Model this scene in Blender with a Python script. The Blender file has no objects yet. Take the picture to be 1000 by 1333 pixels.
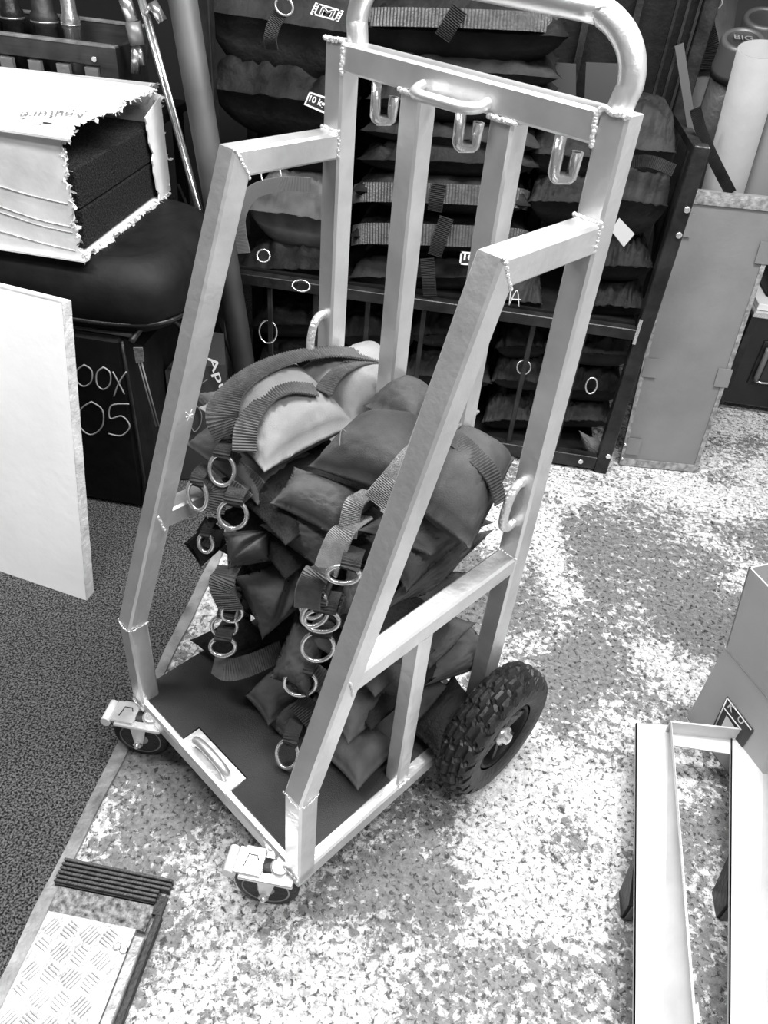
import bpy, math, random
from mathutils import Vector as V, Matrix, noise
random.seed(7)
S = bpy.context.scene
COL = S.collection
# ------------------------------------------------------------------ camera
CAM = V((0.5591, -0.9648, 1.5306))
RT = V((0.98409, 0.15874, 0.07981)); UP = V((-0.16155, 0.61248, 0.77380)); FW = V((-0.07395, 0.77438, -0.62838))
F = 1011.457
cd = bpy.data.cameras.new('camera'); co = bpy.data.objects.new('camera', cd); COL.objects.link(co)
cd.sensor_fit = 'VERTICAL'; cd.sensor_height = 36; cd.lens = 36*F/1333; cd.clip_start = .02
co.matrix_world = Matrix((( RT.x, UP.x, -FW.x, CAM.x), (RT.y, UP.y, -FW.y, CAM.y), (RT.z, UP.z, -FW.z, CAM.z), (0, 0, 0, 1)))
S.camera = co
# ------------------------------------------------------------------ light
w = bpy.data.worlds.new('world'); S.world = w; w.use_nodes = True
w.node_tree.nodes['Background'].inputs[0].default_value = (1, 1, 1, 1)
w.node_tree.nodes['Background'].inputs[1].default_value = 0.20
S.view_settings.view_transform = 'Standard'; S.view_settings.look = 'None'
S.view_settings.exposure = 0.0; S.view_settings.gamma = 1
def area(name, loc, size, sy, power, tgt=None):
    l = bpy.data.lights.new(name, 'AREA'); l.shape = 'RECTANGLE'; l.size = size; l.size_y = sy; l.energy = power
    o = bpy.data.objects.new(name, l); COL.objects.link(o); o.location = loc
    if tgt: o.rotation_euler = (V(tgt)-V(loc)).to_track_quat('-Z', 'Y').to_euler()
    return o
area('ceiling_tube_light', (0.9, 0.55, 2.75), 1.5, 0.35, 118)
area('ceiling_tube_light', (1.5, -0.9, 2.75), 1.5, 0.35, 62)
area('ceiling_tube_light', (-0.7, -0.2, 2.75), 1.2, 0.35, 50)
# ------------------------------------------------------------------ pixel to point helpers
def ray(x, y): return FW + RT*((x-500)/F) - UP*((y-666.5)/F)
def ab(x, y, b): d = ray(x, y); return CAM + d*((b-CAM.y)/d.y)
def aa(x, y, a): d = ray(x, y); return CAM + d*((a-CAM.x)/d.x)
def az(x, y, z): d = ray(x, y); return CAM + d*((z-CAM.z)/d.z)
TH = math.radians(35.3)
TM = Matrix.Rotation(-TH, 4, 'Z'); TI = TM.inverted()
# ------------------------------------------------------------------ materials
MATS = {}
def mat(name, col, rough=.6, metal=0., bump=None, var=None, spec=.5):
    """bump=(scale,strength[,stretch]); var=(scale,amount)"""
    if name in MATS: return MATS[name]
    m = bpy.data.materials.new(name); m.use_nodes = True; nt = m.node_tree; N = nt.nodes; L = nt.links
    p = N['Principled BSDF']
    p.inputs['Base Color'].default_value = (col, col, col, 1); p.inputs['Roughness'].default_value = rough
    p.inputs['Metallic'].default_value = metal; p.inputs['Specular IOR Level'].default_value = spec
    tc = N.new('ShaderNodeTexCoord')
    if var:
        n = N.new('ShaderNodeTexNoise'); n.inputs['Scale'].default_value = var[0]; n.inputs['Detail'].default_value = 6
        r = N.new('ShaderNodeMapRange'); r.inputs['From Min'].default_value = .3; r.inputs['From Max'].default_value = .7
        r.inputs['To Min'].default_value = max(0, col*(1-var[1])); r.inputs['To Max'].default_value = min(1, col*(1+var[1]))
        L.new(tc.outputs['Object'], n.inputs['Vector']); L.new(n.outputs['Fac'], r.inputs['Value']); L.new(r.outputs[0], p.inputs['Base Color'])
    if bump:
        n = N.new('ShaderNodeTexNoise'); n.inputs['Scale'].default_value = bump[0]; n.inputs['Detail'].default_value = 4
        if len(bump) > 2:
            mp = N.new('ShaderNodeMapping'); mp.inputs['Scale'].default_value = bump[2]
            L.new(tc.outputs['Object'], mp.inputs['Vector']); L.new(mp.outputs[0], n.inputs['Vector'])
        else: L.new(tc.outputs['Object'], n.inputs['Vector'])
        b = N.new('ShaderNodeBump'); b.inputs['Strength'].default_value = bump[1]; b.inputs['Distance'].default_value = .01
        L.new(n.outputs['Fac'], b.inputs['Height']); L.new(b.outputs[0], p.inputs['Normal'])
    MATS[name] = m; return m
ALU = mat('aluminium', .84, .34, .80, (60, .12), (14, .10))
WELD = mat('weld', .85, .28, .6, (150, .5))
LBAG = mat('light_canvas', .25, .85, 0, (420, .18), (9, .16), .2)
DBAG = mat('charcoal_canvas', .058, .8, 0, (420, .18), (22, .30), .3)
MBAG = mat('grey_canvas', .085, .8, 0, (420, .18), (22, .25), .3)
BBAG = mat('black_canvas', .010, .75, 0, (200, .4), (20, .4), .3)
RBAG = mat('rack_canvas', .008, .65, 0, (60, .35), (12, .6), .15)
RBAG2 = mat('rack_grey_canvas', .017, .65, 0, (60, .3), (12, .5), .15)
WEB = mat('dark_webbing', .10, .7, 0, (300, .3), (60, .2), .3)
WEBB = mat('black_webbing', .035, .7, 0, (300, .3), (60, .2), .3)
WEBL = mat('light_webbing', .30, .8, 0, (500, .5), (80, .2), .2)
STEEL = mat('steel', .75, .22, .85, (90, .1))
BLK = mat('black_metal', .008, .5, 0, (80, .15), (20, .4), .2)
BLKG = mat('worn_black_metal', .014, .38, 0, (80, .2), (20, .6), .35)
RUB = mat('tyre_rubber', .014, .5, 0, (120, .25), (40, .4), .45)
GREYR = mat('grey_rubber', .07, .6, 0, (120, .2))
PLY = mat('anti_slip_board', .018, .6, 0, (420, .25), (7, .55), .4)
WHITE = mat('white_foam_board', .85, .6, 0, (30, .08), (4, .05))
CARD = mat('white_cardboard', .72, .8, 0, (40, .15), (10, .15), .2)
CARDT = mat('torn_card', .6, .9, 0, (120, .7), (60, .5), .1)
FOAM = mat('black_foam', .022, .95, 0, (260, 1.), (190, .95), .15)
CASEB = mat('black_case_fabric', .006, .6, 0, (40, .12), (20, .4), .2)
CASEG = mat('grey_case_fabric', .12, .7, 0, (120, .3), (10, .3), .4)
GPAN = mat('grey_sheet_metal', .20, .45, .15, (60, .1), (6, .12))
GPANE = mat('scuffed_grey_edge', .26, .45, .2, (90, .4), (60, .5))
TUBE = mat('pale_card_tube', .21, .8, 0, (30, .15), (8, .1))
DTUBE = mat('dark_tube', .035, .5, 0, (60, .2), (12, .4))
POLE = mat('grey_pole', .055, .55, 0, (20, .1), (8, .3))
BOXC = mat('grey_cardboard', .40, .8, 0, (30, .08), (8, .06), .2)
INK = mat('black_ink', .02, .6)
CHALK = mat('chalk', .55, .9, 0, (600, .5), None, .1)
CHALKD = mat('faint_chalk', .20, .9, 0, (600, .5), None, .1)
WPRINT = mat('white_print', .75, .7)
WOODW = mat('whitewashed_sheet', .60, .45, .1, (40, .15, (1, .1, 1)), (20, .08))
CRATE = mat('dark_painted_wood', .035, .5, 0, (60, .2, (.1, 1, 1)), (20, .4))
CRATET = mat('worn_wood_edge', .22, .5, 0, (60, .2), (30, .4))
TREADP = mat('tread_plate', .50, .4, .35, (120, .3), (25, .3))
# ---- floor
def floor_mat():
    m = bpy.data.materials.new('worn_painted_concrete'); m.use_nodes = True; nt = m.node_tree; N = nt.nodes; L = nt.links
    p = N['Principled BSDF']; tc = N.new('ShaderNodeTexCoord')
    def noi(sc, det, ro, dist=0, off=0):
        n = N.new('ShaderNodeTexNoise'); n.inputs['Scale'].default_value = sc; n.inputs['Detail'].default_value = det
        n.inputs['Roughness'].default_value = ro; n.inputs['Distortion'].default_value = dist
        mp = N.new('ShaderNodeMapping'); mp.inputs['Location'].default_value = (off, off*.7, 0)
        L.new(tc.outputs['Object'], mp.inputs['Vector']); L.new(mp.outputs[0], n.inputs['Vector']); return n.outputs['Fac']
    def mr(v, a, b, c, d):
        r = N.new('ShaderNodeMapRange'); L.new(v, r.inputs['Value'])
        for k, x in zip(('From Min', 'From Max', 'To Min', 'To Max'), (a, b, c, d)): r.inputs[k].default_value = x
        return r.outputs[0]
    def ma(op, a, b):
        r = N.new('ShaderNodeMath'); r.operation = op
        for i, x in enumerate((a, b)):
            if isinstance(x, (int, float)): r.inputs[i].default_value = x
            else: L.new(x, r.inputs[i])
        return r.outputs[0]
    def mix(f, a, b):   # a + f*(b-a)
        return ma('ADD', ma('MULTIPLY', ma('SUBTRACT', 1.0, f), a), ma('MULTIPLY', f, b))
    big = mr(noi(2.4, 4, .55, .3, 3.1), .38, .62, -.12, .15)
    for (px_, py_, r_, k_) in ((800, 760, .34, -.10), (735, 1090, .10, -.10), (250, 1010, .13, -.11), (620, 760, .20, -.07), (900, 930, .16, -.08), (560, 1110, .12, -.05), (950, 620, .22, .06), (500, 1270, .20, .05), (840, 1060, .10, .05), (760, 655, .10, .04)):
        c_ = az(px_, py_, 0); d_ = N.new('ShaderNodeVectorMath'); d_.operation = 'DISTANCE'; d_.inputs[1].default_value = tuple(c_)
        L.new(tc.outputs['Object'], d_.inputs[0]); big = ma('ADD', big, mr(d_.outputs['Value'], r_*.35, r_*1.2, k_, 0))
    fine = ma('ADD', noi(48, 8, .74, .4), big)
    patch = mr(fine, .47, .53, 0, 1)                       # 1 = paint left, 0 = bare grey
    tone = mr(noi(70, 5, .7, 0, 5), .35, .65, .09, .22)
    paint = mr(noi(60, 6, .75, 0, 9), .38, .60, .32, .74)
    c = mix(patch, tone, paint)
    sp = mr(noi(95, 5, .65, .5, 11), .38, .46, .10, 1)
    c = ma('MULTIPLY', c, sp)
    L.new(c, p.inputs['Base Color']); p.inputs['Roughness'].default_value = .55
    b = N.new('ShaderNodeBump'); b.inputs['Strength'].default_value = .35; b.inputs['Distance'].default_value = .004
    L.new(c, b.inputs['Height']); L.new(b.outputs[0], p.inputs['Normal'])
    return m
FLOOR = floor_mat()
def carpet_mat():
    m = mat('grey_carpet', .06, .95, 0, (330, 1.0), None, .1); nt = m.node_tree; N = nt.nodes; L = nt.links
    tc = N['Texture Coordinate']; n = N.new('ShaderNodeTexNoise'); n.inputs['Scale'].default_value = 230; n.inputs['Detail'].default_value = 3
    r = N.new('ShaderNodeMapRange'); r.inputs['From Min'].default_value = .40; r.inputs['From Max'].default_value = .62
    r.inputs['To Min'].default_value = .015; r.inputs['To Max'].default_value = .20
    L.new(tc.outputs['Object'], n.inputs['Vector']); L.new(n.outputs['Fac'], r.inputs['Value']); L.new(r.outputs[0], N['Principled BSDF'].inputs['Base Color'])
    return m
CARPET = carpet_mat()
# ------------------------------------------------------------------ object helpers
ROOT = {}
def thing(name, label, cat, loc=(0, 0, 0), rz=0, group=None):
    o = bpy.data.objects.new(name, None); COL.objects.link(o); o.empty_display_size = .05
    o.location = loc; o.rotation_euler = (0, 0, rz); o['label'] = label; o['category'] = cat
    if group: o['group'] = group
    ROOT[o] = (Matrix.Translation(V(loc)) @ Matrix.Rotation(rz, 4, 'Z')).inverted()
    return o
class MB:
    def __init__(s): s.v = []; s.f = []; s.sm = []
    def add(s, vs, fs, smooth=False):
        n = len(s.v); s.v += [V(x) for x in vs]; s.f += [tuple(i+n for i in f) for f in fs]; s.sm += [smooth]*len(fs); return s
    def box(s, lo, hi, m=None, bev=0):
        (x0, y0, z0), (x1, y1, z1) = lo, hi
        if bev:
            b = bev; vs = []; fs = []
            # bevelled box: 24 verts
            idx = {}
            for sx in (0, 1):
                for sy in (0, 1):
                    for sz in (0, 1):
                        c = [(x0, x1)[sx], (y0, y1)[sy], (z0, z1)[sz]]; d = [b if not q else -b for q in (sx, sy, sz)]
                        for ax in range(3):
                            p = [c[i]+(d[i] if i != ax else 0) for i in range(3)]
                            idx[(sx, sy, sz, ax)] = len(vs); vs.append(p)
            for ax in range(3):
                o1, o2 = [i for i in range(3) if i != ax]
                for q in (0, 1):
                    r = []
                    for (u, w_) in ((0, 0), (1, 0), (1, 1), (0, 1)):
                        k = [0, 0, 0]; k[ax] = q; k[o1] = u; k[o2] = w_; r.append(idx[(*k, ax)])
                    fs.append(r)
            for ax in range(3):
                o1, o2 = [i for i in range(3) if i != ax]
                for u in (0, 1):
                    for w_ in (0, 1):
                        k0 = [0, 0, 0]; k0[o1] = u; k0[o2] = w_; k1 = list(k0); k1[ax] = 1
                        fs.append([idx[(*k0, o1)], idx[(*k1, o1)], idx[(*k1, o2)], idx[(*k0, o2)]])
            for sx in (0, 1):
                for sy in (0, 1):
                    for sz in (0, 1): fs.append([idx[(sx, sy, sz, a)] for a in range(3)])
        else:
            vs = [(x, y, z) for x in (x0, x1) for y in (y0, y1) for z in (z0, z1)]
            fs = [(0, 1, 3, 2), (4, 6, 7, 5), (0, 4, 5, 1), (2, 3, 7, 6), (0, 2, 6, 4), (1, 5, 7, 3)]
        if m is not None: vs = [m @ V(p) for p in vs]
        return s.add(vs, fs)
    def hexa(s, a, b):      # two rings of four points
        return s.add(list(a)+list(b), [(0, 3, 2, 1), (4, 5, 6, 7), (0, 1, 5, 4), (1, 2, 6, 5), (2, 3, 7, 6), (3, 0, 4, 7)])
    def slab(s, q, t):      # quad corners and thickness vector
        q = [V(p) for p in q]; return s.hexa(q, [p+V(t) for p in q])
    def sweep(s, path, prof, side=None, closed=False, smooth=False, cap=True):
        """prof: list of (u,v); side: fixed lateral vector (u) ; v = tangent x side"""
        P = [V(p) for p in path]; n = len(P); k = len(prof); rings = []
        up = None
        for i in range(n):
            a = P[i]-P[i-1] if (i > 0 or closed) else P[1]-P[0]
            b = P[(i+1) % n]-P[i] if (i < n-1 or closed) else P[-1]-P[-2]
            a = a.normalized(); b = b.normalized(); t = (a+b)
            if t.length < 1e-6: t = b
            t = t.normalized(); c = max(.3, t.dot(b)); 
            if side is not None:
                sd = V(side) - t*V(side).dot(t); sd.normalize(); nn = t.cross(sd)
                rings.append([P[i]+sd*u+nn*(v_/c) for u, v_ in prof])
            else:
                if up is None:
                    up = V((0, 0, 1)) if abs(t.z) < .9 else V((1, 0, 0))
                sd = t.cross(up).normalized(); up = sd.cross(t).normalized()
                rings.append([P[i]+sd*u+up*v_ for u, v_ in prof])
        vs = [p for r in rings for p in r]; fs = []
        m = n if closed else n-1
        for i in range(m):
            for j in range(k):
                a0 = i*k+j; a1 = i*k+(j+1) % k; b0 = ((i+1) % n)*k+j; b1 = ((i+1) % n)*k+(j+1) % k
                fs.append((a0, a1, b1, b0))
        s.add(vs, fs, smooth)
        if cap and not closed:
            base = len(s.v)-len(vs)
            s.f += [tuple(base+j for j in range(k))[::-1], tuple(base+(n-1)*k+j for j in range(k))]; s.sm += [False, False]
        return s
    def sq(s, path, w_=.034, side=(1, 0, 0), h=None, r=.004):
        a = w_/2; b = (h or w_)/2; p = [(-a+r, -b), (a-r, -b), (a, -b+r), (a, b-r), (a-r, b), (-a+r, b), (-a, b-r), (-a, -b+r)]
        return s.sweep(path, p, side)
    def tube(s, path, r, n=12, closed=False):
        return s.sweep(path, [(math.cos(i*2*math.pi/n)*r, math.sin(i*2*math.pi/n)*r) for i in range(n)], None, closed, True)
    def lathe(s, prof, c, axis=(0, 0, 1), n=32, smooth=True):
        """prof (radius, along)"""
        ax = V(axis).normalized(); t = V((0, 0, 1)) if abs(ax.z) < .9 else V((1, 0, 0)); u = ax.cross(t).normalized(); w_ = ax.cross(u)
        vs = [V(c)+ax*h+(u*math.cos(i*2*math.pi/n)+w_*math.sin(i*2*math.pi/n))*r for r, h in prof for i in range(n)]
        k = len(prof); fs = [(j*n+i, j*n+(i+1) % n, (j+1)*n+(i+1) % n, (j+1)*n+i) for j in range(k-1) for i in range(n)]
        s.add(vs, fs, smooth)
        b = len(s.v)-len(vs); s.f += [tuple(b+i for i in range(n))[::-1], tuple(b+(k-1)*n+i for i in range(n))]; s.sm += [False, False]
        return s
    def build(s, name, m, parent=None, local=False, sharp=None, **props):
        me = bpy.data.meshes.new(name); vs = s.v
        if parent is not None and not local:
            r = parent
            while r.parent: r = r.parent
            if r in ROOT: vs = [ROOT[r] @ p for p in vs]
        me.from_pydata([tuple(p) for p in vs], [], s.f); me.materials.append(m)
        me.polygons.foreach_set('use_smooth', s.sm); me.update()
        import bmesh
        bm = bmesh.new(); bm.from_mesh(me); bmesh.ops.recalc_face_normals(bm, faces=bm.faces); bm.to_mesh(me); bm.free()
        o = bpy.data.objects.new(name, me); COL.objects.link(o)
        if parent is not None: o.parent = parent
        for k, x in props.items(): o[k] = x
        return o
def cat(pts, n=6):      # catmull-rom smoothing
    P = [V(p) for p in pts]; out = []
    for i in range(len(P)-1):
        p0 = P[max(0, i-1)]; p1 = P[i]; p2 = P[i+1]; p3 = P[min(len(P)-1, i+2)]
        for k in range(n):
            t = k/n; out.append(.5*((2*p1)+(p2-p0)*t+(2*p0-5*p1+4*p2-p3)*t*t+(3*p1-p0-3*p2+p3)*t**3))
    return out+[P[-1]]
def resample(P, d):
    out = [P[0].copy()]; acc = 0
    for i in range(1, len(P)):
        a = P[i-1]; b = P[i]; L = (b-a).length; t = d-acc
        while t <= L: out.append(a+(b-a)*(t/L)); t += d
        acc = (acc+L) % d if L else acc
    return out
def strap_mb(pts, width, side=None, th=.003, rib=.0050, mb=None):
    """ribbed webbing ribbon; pts centre line; side vector or list (per control point)"""
    C_ = cat(pts, 10)
    sides = cat(side, 10) if isinstance(side, list) else [V(side)]*len(C_)
    d = rib/2; P = []; SD = []; acc = 0.
    for i in range(1, len(C_)):
        a, b = C_[i-1], C_[i]; L = (b-a).length; t = d-acc
        while t <= L and L > 0: P.append(a+(b-a)*(t/L)); SD.append(sides[i-1].lerp(sides[i], t/L)); t += d
        acc = d-(t-L) if L > 0 else acc
    m = mb or MB(); n = len(P); vs = []; 
    for i in range(n):
        t = (P[min(n-1, i+1)]-P[max(0, i-1)]).normalized(); sd = SD[i]-t*SD[i].dot(t); sd.normalize(); nn = t.cross(sd).normalized()
        bump = .0014 if i % 2 else -.0010
        for u, v_ in ((-1, -th/2), (1, -th/2), (1, th/2+bump), (.5, th/2+bump*1.2), (0, th/2+bump*1.2), (-.5, th/2+bump*1.2), (-1, th/2+bump)):
            # make both faces ribbed
            vs.append(P[i]+sd*u*width/2+nn*(v_ if v_ > 0 else v_-bump))
    k = 7; fs = [(i*k+j, i*k+(j+1) % k, (i+1)*k+(j+1) % k, (i+1)*k+j) for i in range(n-1) for j in range(k)]
    m.add(vs, fs, False); b = len(m.v)-len(vs); m.f += [tuple(b+j for j in range(k))[::-1], tuple(b+(n-1)*k+j for j in range(k))]; m.sm += [False]*2
    return m
def pouch_mb(c, th, seed=0, wr=.006, pinch=.10, n=30, lo=.75, mb=None, seam=.006, pw=2.4, cleft=0):
    """c: four corners in order round; a stuffed fabric pillow with pinched corners and seam flange"""
    c = [V(p) for p in c]; nrm = ((c[2]-c[0]).cross(c[3]-c[1])).normalized()
    if nrm.z < -0.05: nrm = -nrm
    m = mb or MB(); top = []; bot = []
    def pos(u, v_, s, ext=0):
        uu = u*(1-pinch*(1-v_*v_))*(1+ext); vv = v_*(1-pinch*(1-u*u))*(1+ext)
        a = (1-uu)/2; b = (1-vv)/2
        p = c[0]*a*b+c[1]*(1-a)*b+c[2]*(1-a)*(1-b)+c[3]*a*(1-b)
        h = max(0, (1-abs(u)**pw)*(1-abs(v_)**pw))**.5*th/2
        if cleft: h *= 1-cleft*math.exp(-((u-v_)/.24)**2)*min(1, max(0, (u+v_+1.6)/2))
        e = max(abs(u), abs(v_)); q = V((p.x*14+seed*3.7, p.y*14, p.z*14+seed))
        r1 = noise.noise(q)*2+noise.noise(q*2.7)*.8; 
        ang = noise.noise(V((u*2.2+seed, v_*2.2, seed*1.3)))*6
        fold = abs(noise.noise(V(((u*math.cos(ang)+v_*math.sin(ang))*3.0+seed, (v_-u)*1.1, seed*2.1))))
        h2 = h + wr*(r1*.35 - (fold < .12)*(1-fold/.12)*1.3)*min(1, h/(th*.2)+.15)*(1 if s > 0 else .5)
        # puckers next to the seams
        pk = noise.noise(V(((u if abs(v_) > abs(u) else v_)*6+seed, e*2, seed)))*wr*.6*max(0, e-.6)/.4
        return p+nrm*s*((h2+pk) if s > 0 else (h*lo+.001))
    g = [-1+2*i/(n-1) for i in range(n)]
    g = [math.copysign(abs(x)**.82, x) for x in g]
    vs = [pos(u, v_, 1) for u in g for v_ in g]+[pos(u, v_, -1) for u in g for v_ in g]
    fs = [(i*n+j, (i+1)*n+j, (i+1)*n+j+1, i*n+j+1) for i in range(n-1) for j in range(n-1)]
    fs += [tuple(n*n+k for k in f[::-1]) for f in fs]
    # seam flange joining both sides
    ring = [(0, j) for j in range(n)]+[(i, n-1) for i in range(1, n)]+[(n-1, j) for j in range(n-2, -1, -1)]+[(i, 0) for i in range(n-2, 0, -1)]
    R = len(ring); base = len(vs); cen = sum(c, V())/4
    for i, j in ring:
        p = (vs[i*n+j]+vs[n*n+i*n+j])/2; d = (p-cen); d -= nrm*d.dot(nrm); d.normalize(); vs.append(p+d*seam)
    for k in range(R):
        i, j = ring[k]; i2, j2 = ring[(k+1) % R]
        fs.append((i*n+j, i2*n+j2, base+(k+1) % R, base+k)); fs.append((n*n+i*n+j, base+k, base+(k+1) % R, n*n+i2*n+j2))
    m.add(vs, fs, True); return m
def ring_mb(c, ax, ay, r=.003, oval=1., gap=0, mb=None):
    """D-ring: centre, two half-axis vectors; flat side at +ay"""
    c = V(c); ax = V(ax); ay = V(ay); pts = []
    for i in range(28):
        t = i*2*math.pi/28; y = math.sin(t); x = math.cos(t)
        pass
        pts.append(c+ax*x+ay*y)
    return (mb or MB()).tube(pts, r, 8, True)
def text_mesh(txt, P0, U, W_, m, name, parent, mirror=False, thick=.0006, bold=0., **props):
    """text fitted in the parallelogram P0 + u*U + w*W_"""
    cu = bpy.data.curves.new('t', 'FONT'); cu.body = txt; cu.offset = bold; to = bpy.data.objects.new('t', cu); COL.objects.link(to)
    bpy.context.view_layer.update()
    me = bpy.data.meshes.new_from_object(to.evaluated_get(bpy.context.evaluated_depsgraph_get()))
    bpy.data.objects.remove(to)
    xs = [v.co.x for v in me.vertices]; ys = [v.co.y for v in me.vertices]
    x0, x1, y0, y1 = min(xs), max(xs), min(ys), max(ys)
    P0 = V(P0); U = V(U); W_ = V(W_); nn = U.cross(W_).normalized()
    if nn.dot(CAM-P0) < 0: nn = -nn
    vs = []
    for v_ in me.vertices:
        a = (v_.co.x-x0)/(x1-x0); b = (v_.co.y-y0)/(y1-y0)
        if mirror: a = 1-a
        vs.append(P0+U*a+W_*b+nn*thick)
    b = MB(); b.add(vs, [tuple(p.vertices) for p in me.polygons]); bpy.data.meshes.remove(me)
    return b.build(name, m, parent, **props)
def strokes_mb(strokes, P0, U, W_, r=.002, mb=None):
    b = mb or MB(); P0 = V(P0); U = V(U); W_ = V(W_)
    for st in strokes: b.tube(cat([P0+U*x+W_*y for x, y in st], 5), r, 5)
    return b
G5 = [[(.85, 1), (.2, .95), (.15, .55), (.6, .62), (.9, .3), (.6, .0), (.1, .06)]]
G0 = [[(.5, 1), (.1, .75), (.1, .25), (.5, 0), (.9, .25), (.9, .75), (.5, 1)]]
GX = [[(0, 1), (.5, .5), (1, 0)], [(1, 1), (.5, .5), (.2, -.1)]]
GM = [[(0, 0), (.15, 1), (.5, .3), (.85, 1), (1, 0)]]
GA = [[(0, 0), (.5, 1), (1, 0)], [(.1, .4), (1.1, .45)]]

# ================================================================== SETTING
def struct(name, mb, m, **k):
    o = mb.build(name, m); o['kind'] = 'structure'
    for a, b in k.items(): o[a] = b
    return o
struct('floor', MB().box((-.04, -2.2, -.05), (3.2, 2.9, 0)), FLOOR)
struct('floor_carpet', MB().box((-2.6, -2.2, -.05), (-.062, 2.9, .004)), CARPET)
# worn metal trim between carpet and concrete, ragged
tb = MB(); ys = [-2.2+i*.03 for i in range(171)]; L_ = [(-.066+.004*noise.noise(V((0, y*9, 0)))) for y in ys]; R_ = [(-.036+.007*noise.noise(V((3, y*7, 0)))) for y in ys]
vs = []
for y, l, r in zip(ys, L_, R_): vs += [(l-.004, y, -.01), (l, y, .0065), (r-.004, y, .0055), (r, y, -.01)]
tb.add(vs, [(i*4+j, i*4+j+1, (i+1)*4+j+1, (i+1)*4+j) for i in range(170) for j in range(3)])
struct('trim_1', tb, mat('worn_trim', .22, .5, .2, (60, .3), (12, .6)))
WALL = mat('dark_wall', .02, .8, 0, (20, .1), (3, .2))
struct('wall_back', MB().box((-2.6, 2.9, 0), (3.2, 3.0, 2.8)), WALL)
struct('wall_left', MB().box((-2.7, -2.2, 0), (-2.6, 2.9, 2.8)), WALL)
struct('wall_right', MB().box((3.2, -2.2, 0), (3.3, 2.9, 2.8)), mat('pale_wall', .5, .8))
struct('ceiling', MB().box((-2.6, -2.2, 2.8), (3.2, 2.9, 2.9)), mat('pale_ceiling', .6, .8))

# ================================================================== TROLLEY (local frame: x width, y depth)
tr = thing('trolley', 'bare welded aluminium hand trolley loaded with sandbags, standing on the worn floor', 'trolley', (0, 0, 0), -TH)
W, D = .5, .5006; Zp, Zk, Yb, Zb, Zt, Zm = .149, .377, .285, 1.197, 1.315, .596
T = .041; c = T/2
def tp(mb, name, m=ALU, parent=tr, **k): return mb.build(name, m, parent, local=True, **k)
for x in (0, W):
    tp(MB().sq([(x, 0, Zp-.03), (x, 0, Zk), (x, Yb, Zb-c*.5), (x, D-c, Zb-c*.5)], T), 'front_post')
    tp(MB().sq([(x, D, Zp-.03), (x, D, Zt+c-.001)], T, (1, 0, 0)), 'rear_post')
    t = (Zm-Zk)/(Zb-Zk)
    tp(MB().sq([(x, Yb*t+.012, Zm), (x, D-c, Zm)], T-.002, (1, 0, 0)), 'side_rail')
    tp(MB().sq([(x, .253, Zp), (x, .253, Zm-c)], T-.006, (1, 0, 0), T-.006), 'side_strut')
    tp(MB().sq([(x, -c, Zp-c), (x, D+c, Zp-c)], T, (1, 0, 0), T), 'base_rail')
for x in (.333*W, .672*W): tp(MB().sq([(x, D, Zp), (x, D, Zt-c)], T, (1, 0, 0)), 'back_upright')
tp(MB().sq([(c, D, Zt), (W-c, D, Zt)], T, (0, 1, 0), T), 'crossbar')
for y in (0, D): tp(MB().sq([(c, y, Zp-c), (W-c, y, Zp-c)], T, (0, 1, 0), T-.002), 'base_crossbar')
# platform sheet with a notch for the foot handle
ps = MB(); z0, z1 = Zp-.008, Zp+.004
for x0, x1, y0, y1 in ((-.016, .146, -.006, D+.01), (.146, .306, .033, D+.01), (.306, W-.001, -.006, D+.01)): ps.box((x0, y0, z0), (x1, y1, z1))
tp(ps, 'platform_board', PLY, label='dark anti-slip board')
hp = tp(MB().box((.148, -.020, Zp-.005), (.304, .031, Zp+.0035), None, .001), 'handle_plate', ALU)
hl = []
for k in range(9):
    a = math.pi*k/8; hl.append((.226-.052*math.cos(a), .004, Zp+.002+.026*math.sin(a)**.5))
tp(MB().tube(hl, .009, 12), 'foot_handle', ALU)
# push handle
hy = D+.004
path = [(.030, hy, Zt+.005), (.022, hy+.004, 1.350)]
R = .085; RV = .070; zb0 = 1.362
for k in range(0, 7):
    a = math.pi*(1-k/12); path.append((.018+R+R*math.cos(a), hy+.006+.004*k/6, zb0+RV*math.sin(a)))
for k in range(0, 7):
    a = math.pi*(.5-k/12); path.append((W-.004-R+R*math.cos(a), hy+.010-.004*k/6, zb0+RV*math.sin(a)))
path += [(W-.006, hy+.004, 1.350), (W-.010, hy, Zt+.005)]
tp(MB().tube(cat(path, 4), .0165, 16), 'push_handle')
# hooks
for x in (.085, .255, .425):
    pts = [(x, D-.006, Zt-c), (x, D-.006, Zt-.068), (x+.001, D-.004, Zt-.073), (x+.003, D-.001, Zt-.076), (x+.013, D+.013, Zt-.076), (x+.015, D+.016, Zt-.073), (x+.016, D+.017, Zt-.042)]
    hk = tp(MB().tube(pts, .0085, 12), 'hook', STEEL)
    tp(MB().lathe([(.0045, 0), (.0047, .0004)], (x+.016, D+.017, Zt-.0419), n=12), 'hook_end_hole', INK, hk)
# small grab loop on the crossbar
pts = [(.190, D-c+.004, Zt-.006), (.192, D-.036, Zt-.011), (.207, D-.050, Zt-.013), (.25, D-.052, Zt-.013), (.29, D-.050, Zt-.013), (.307, D-.036, Zt-.011), (.309, D-c+.004, Zt-.006)]
tp(MB().tube(cat(pts, 4), .008, 12), 'grab_loop')
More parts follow.
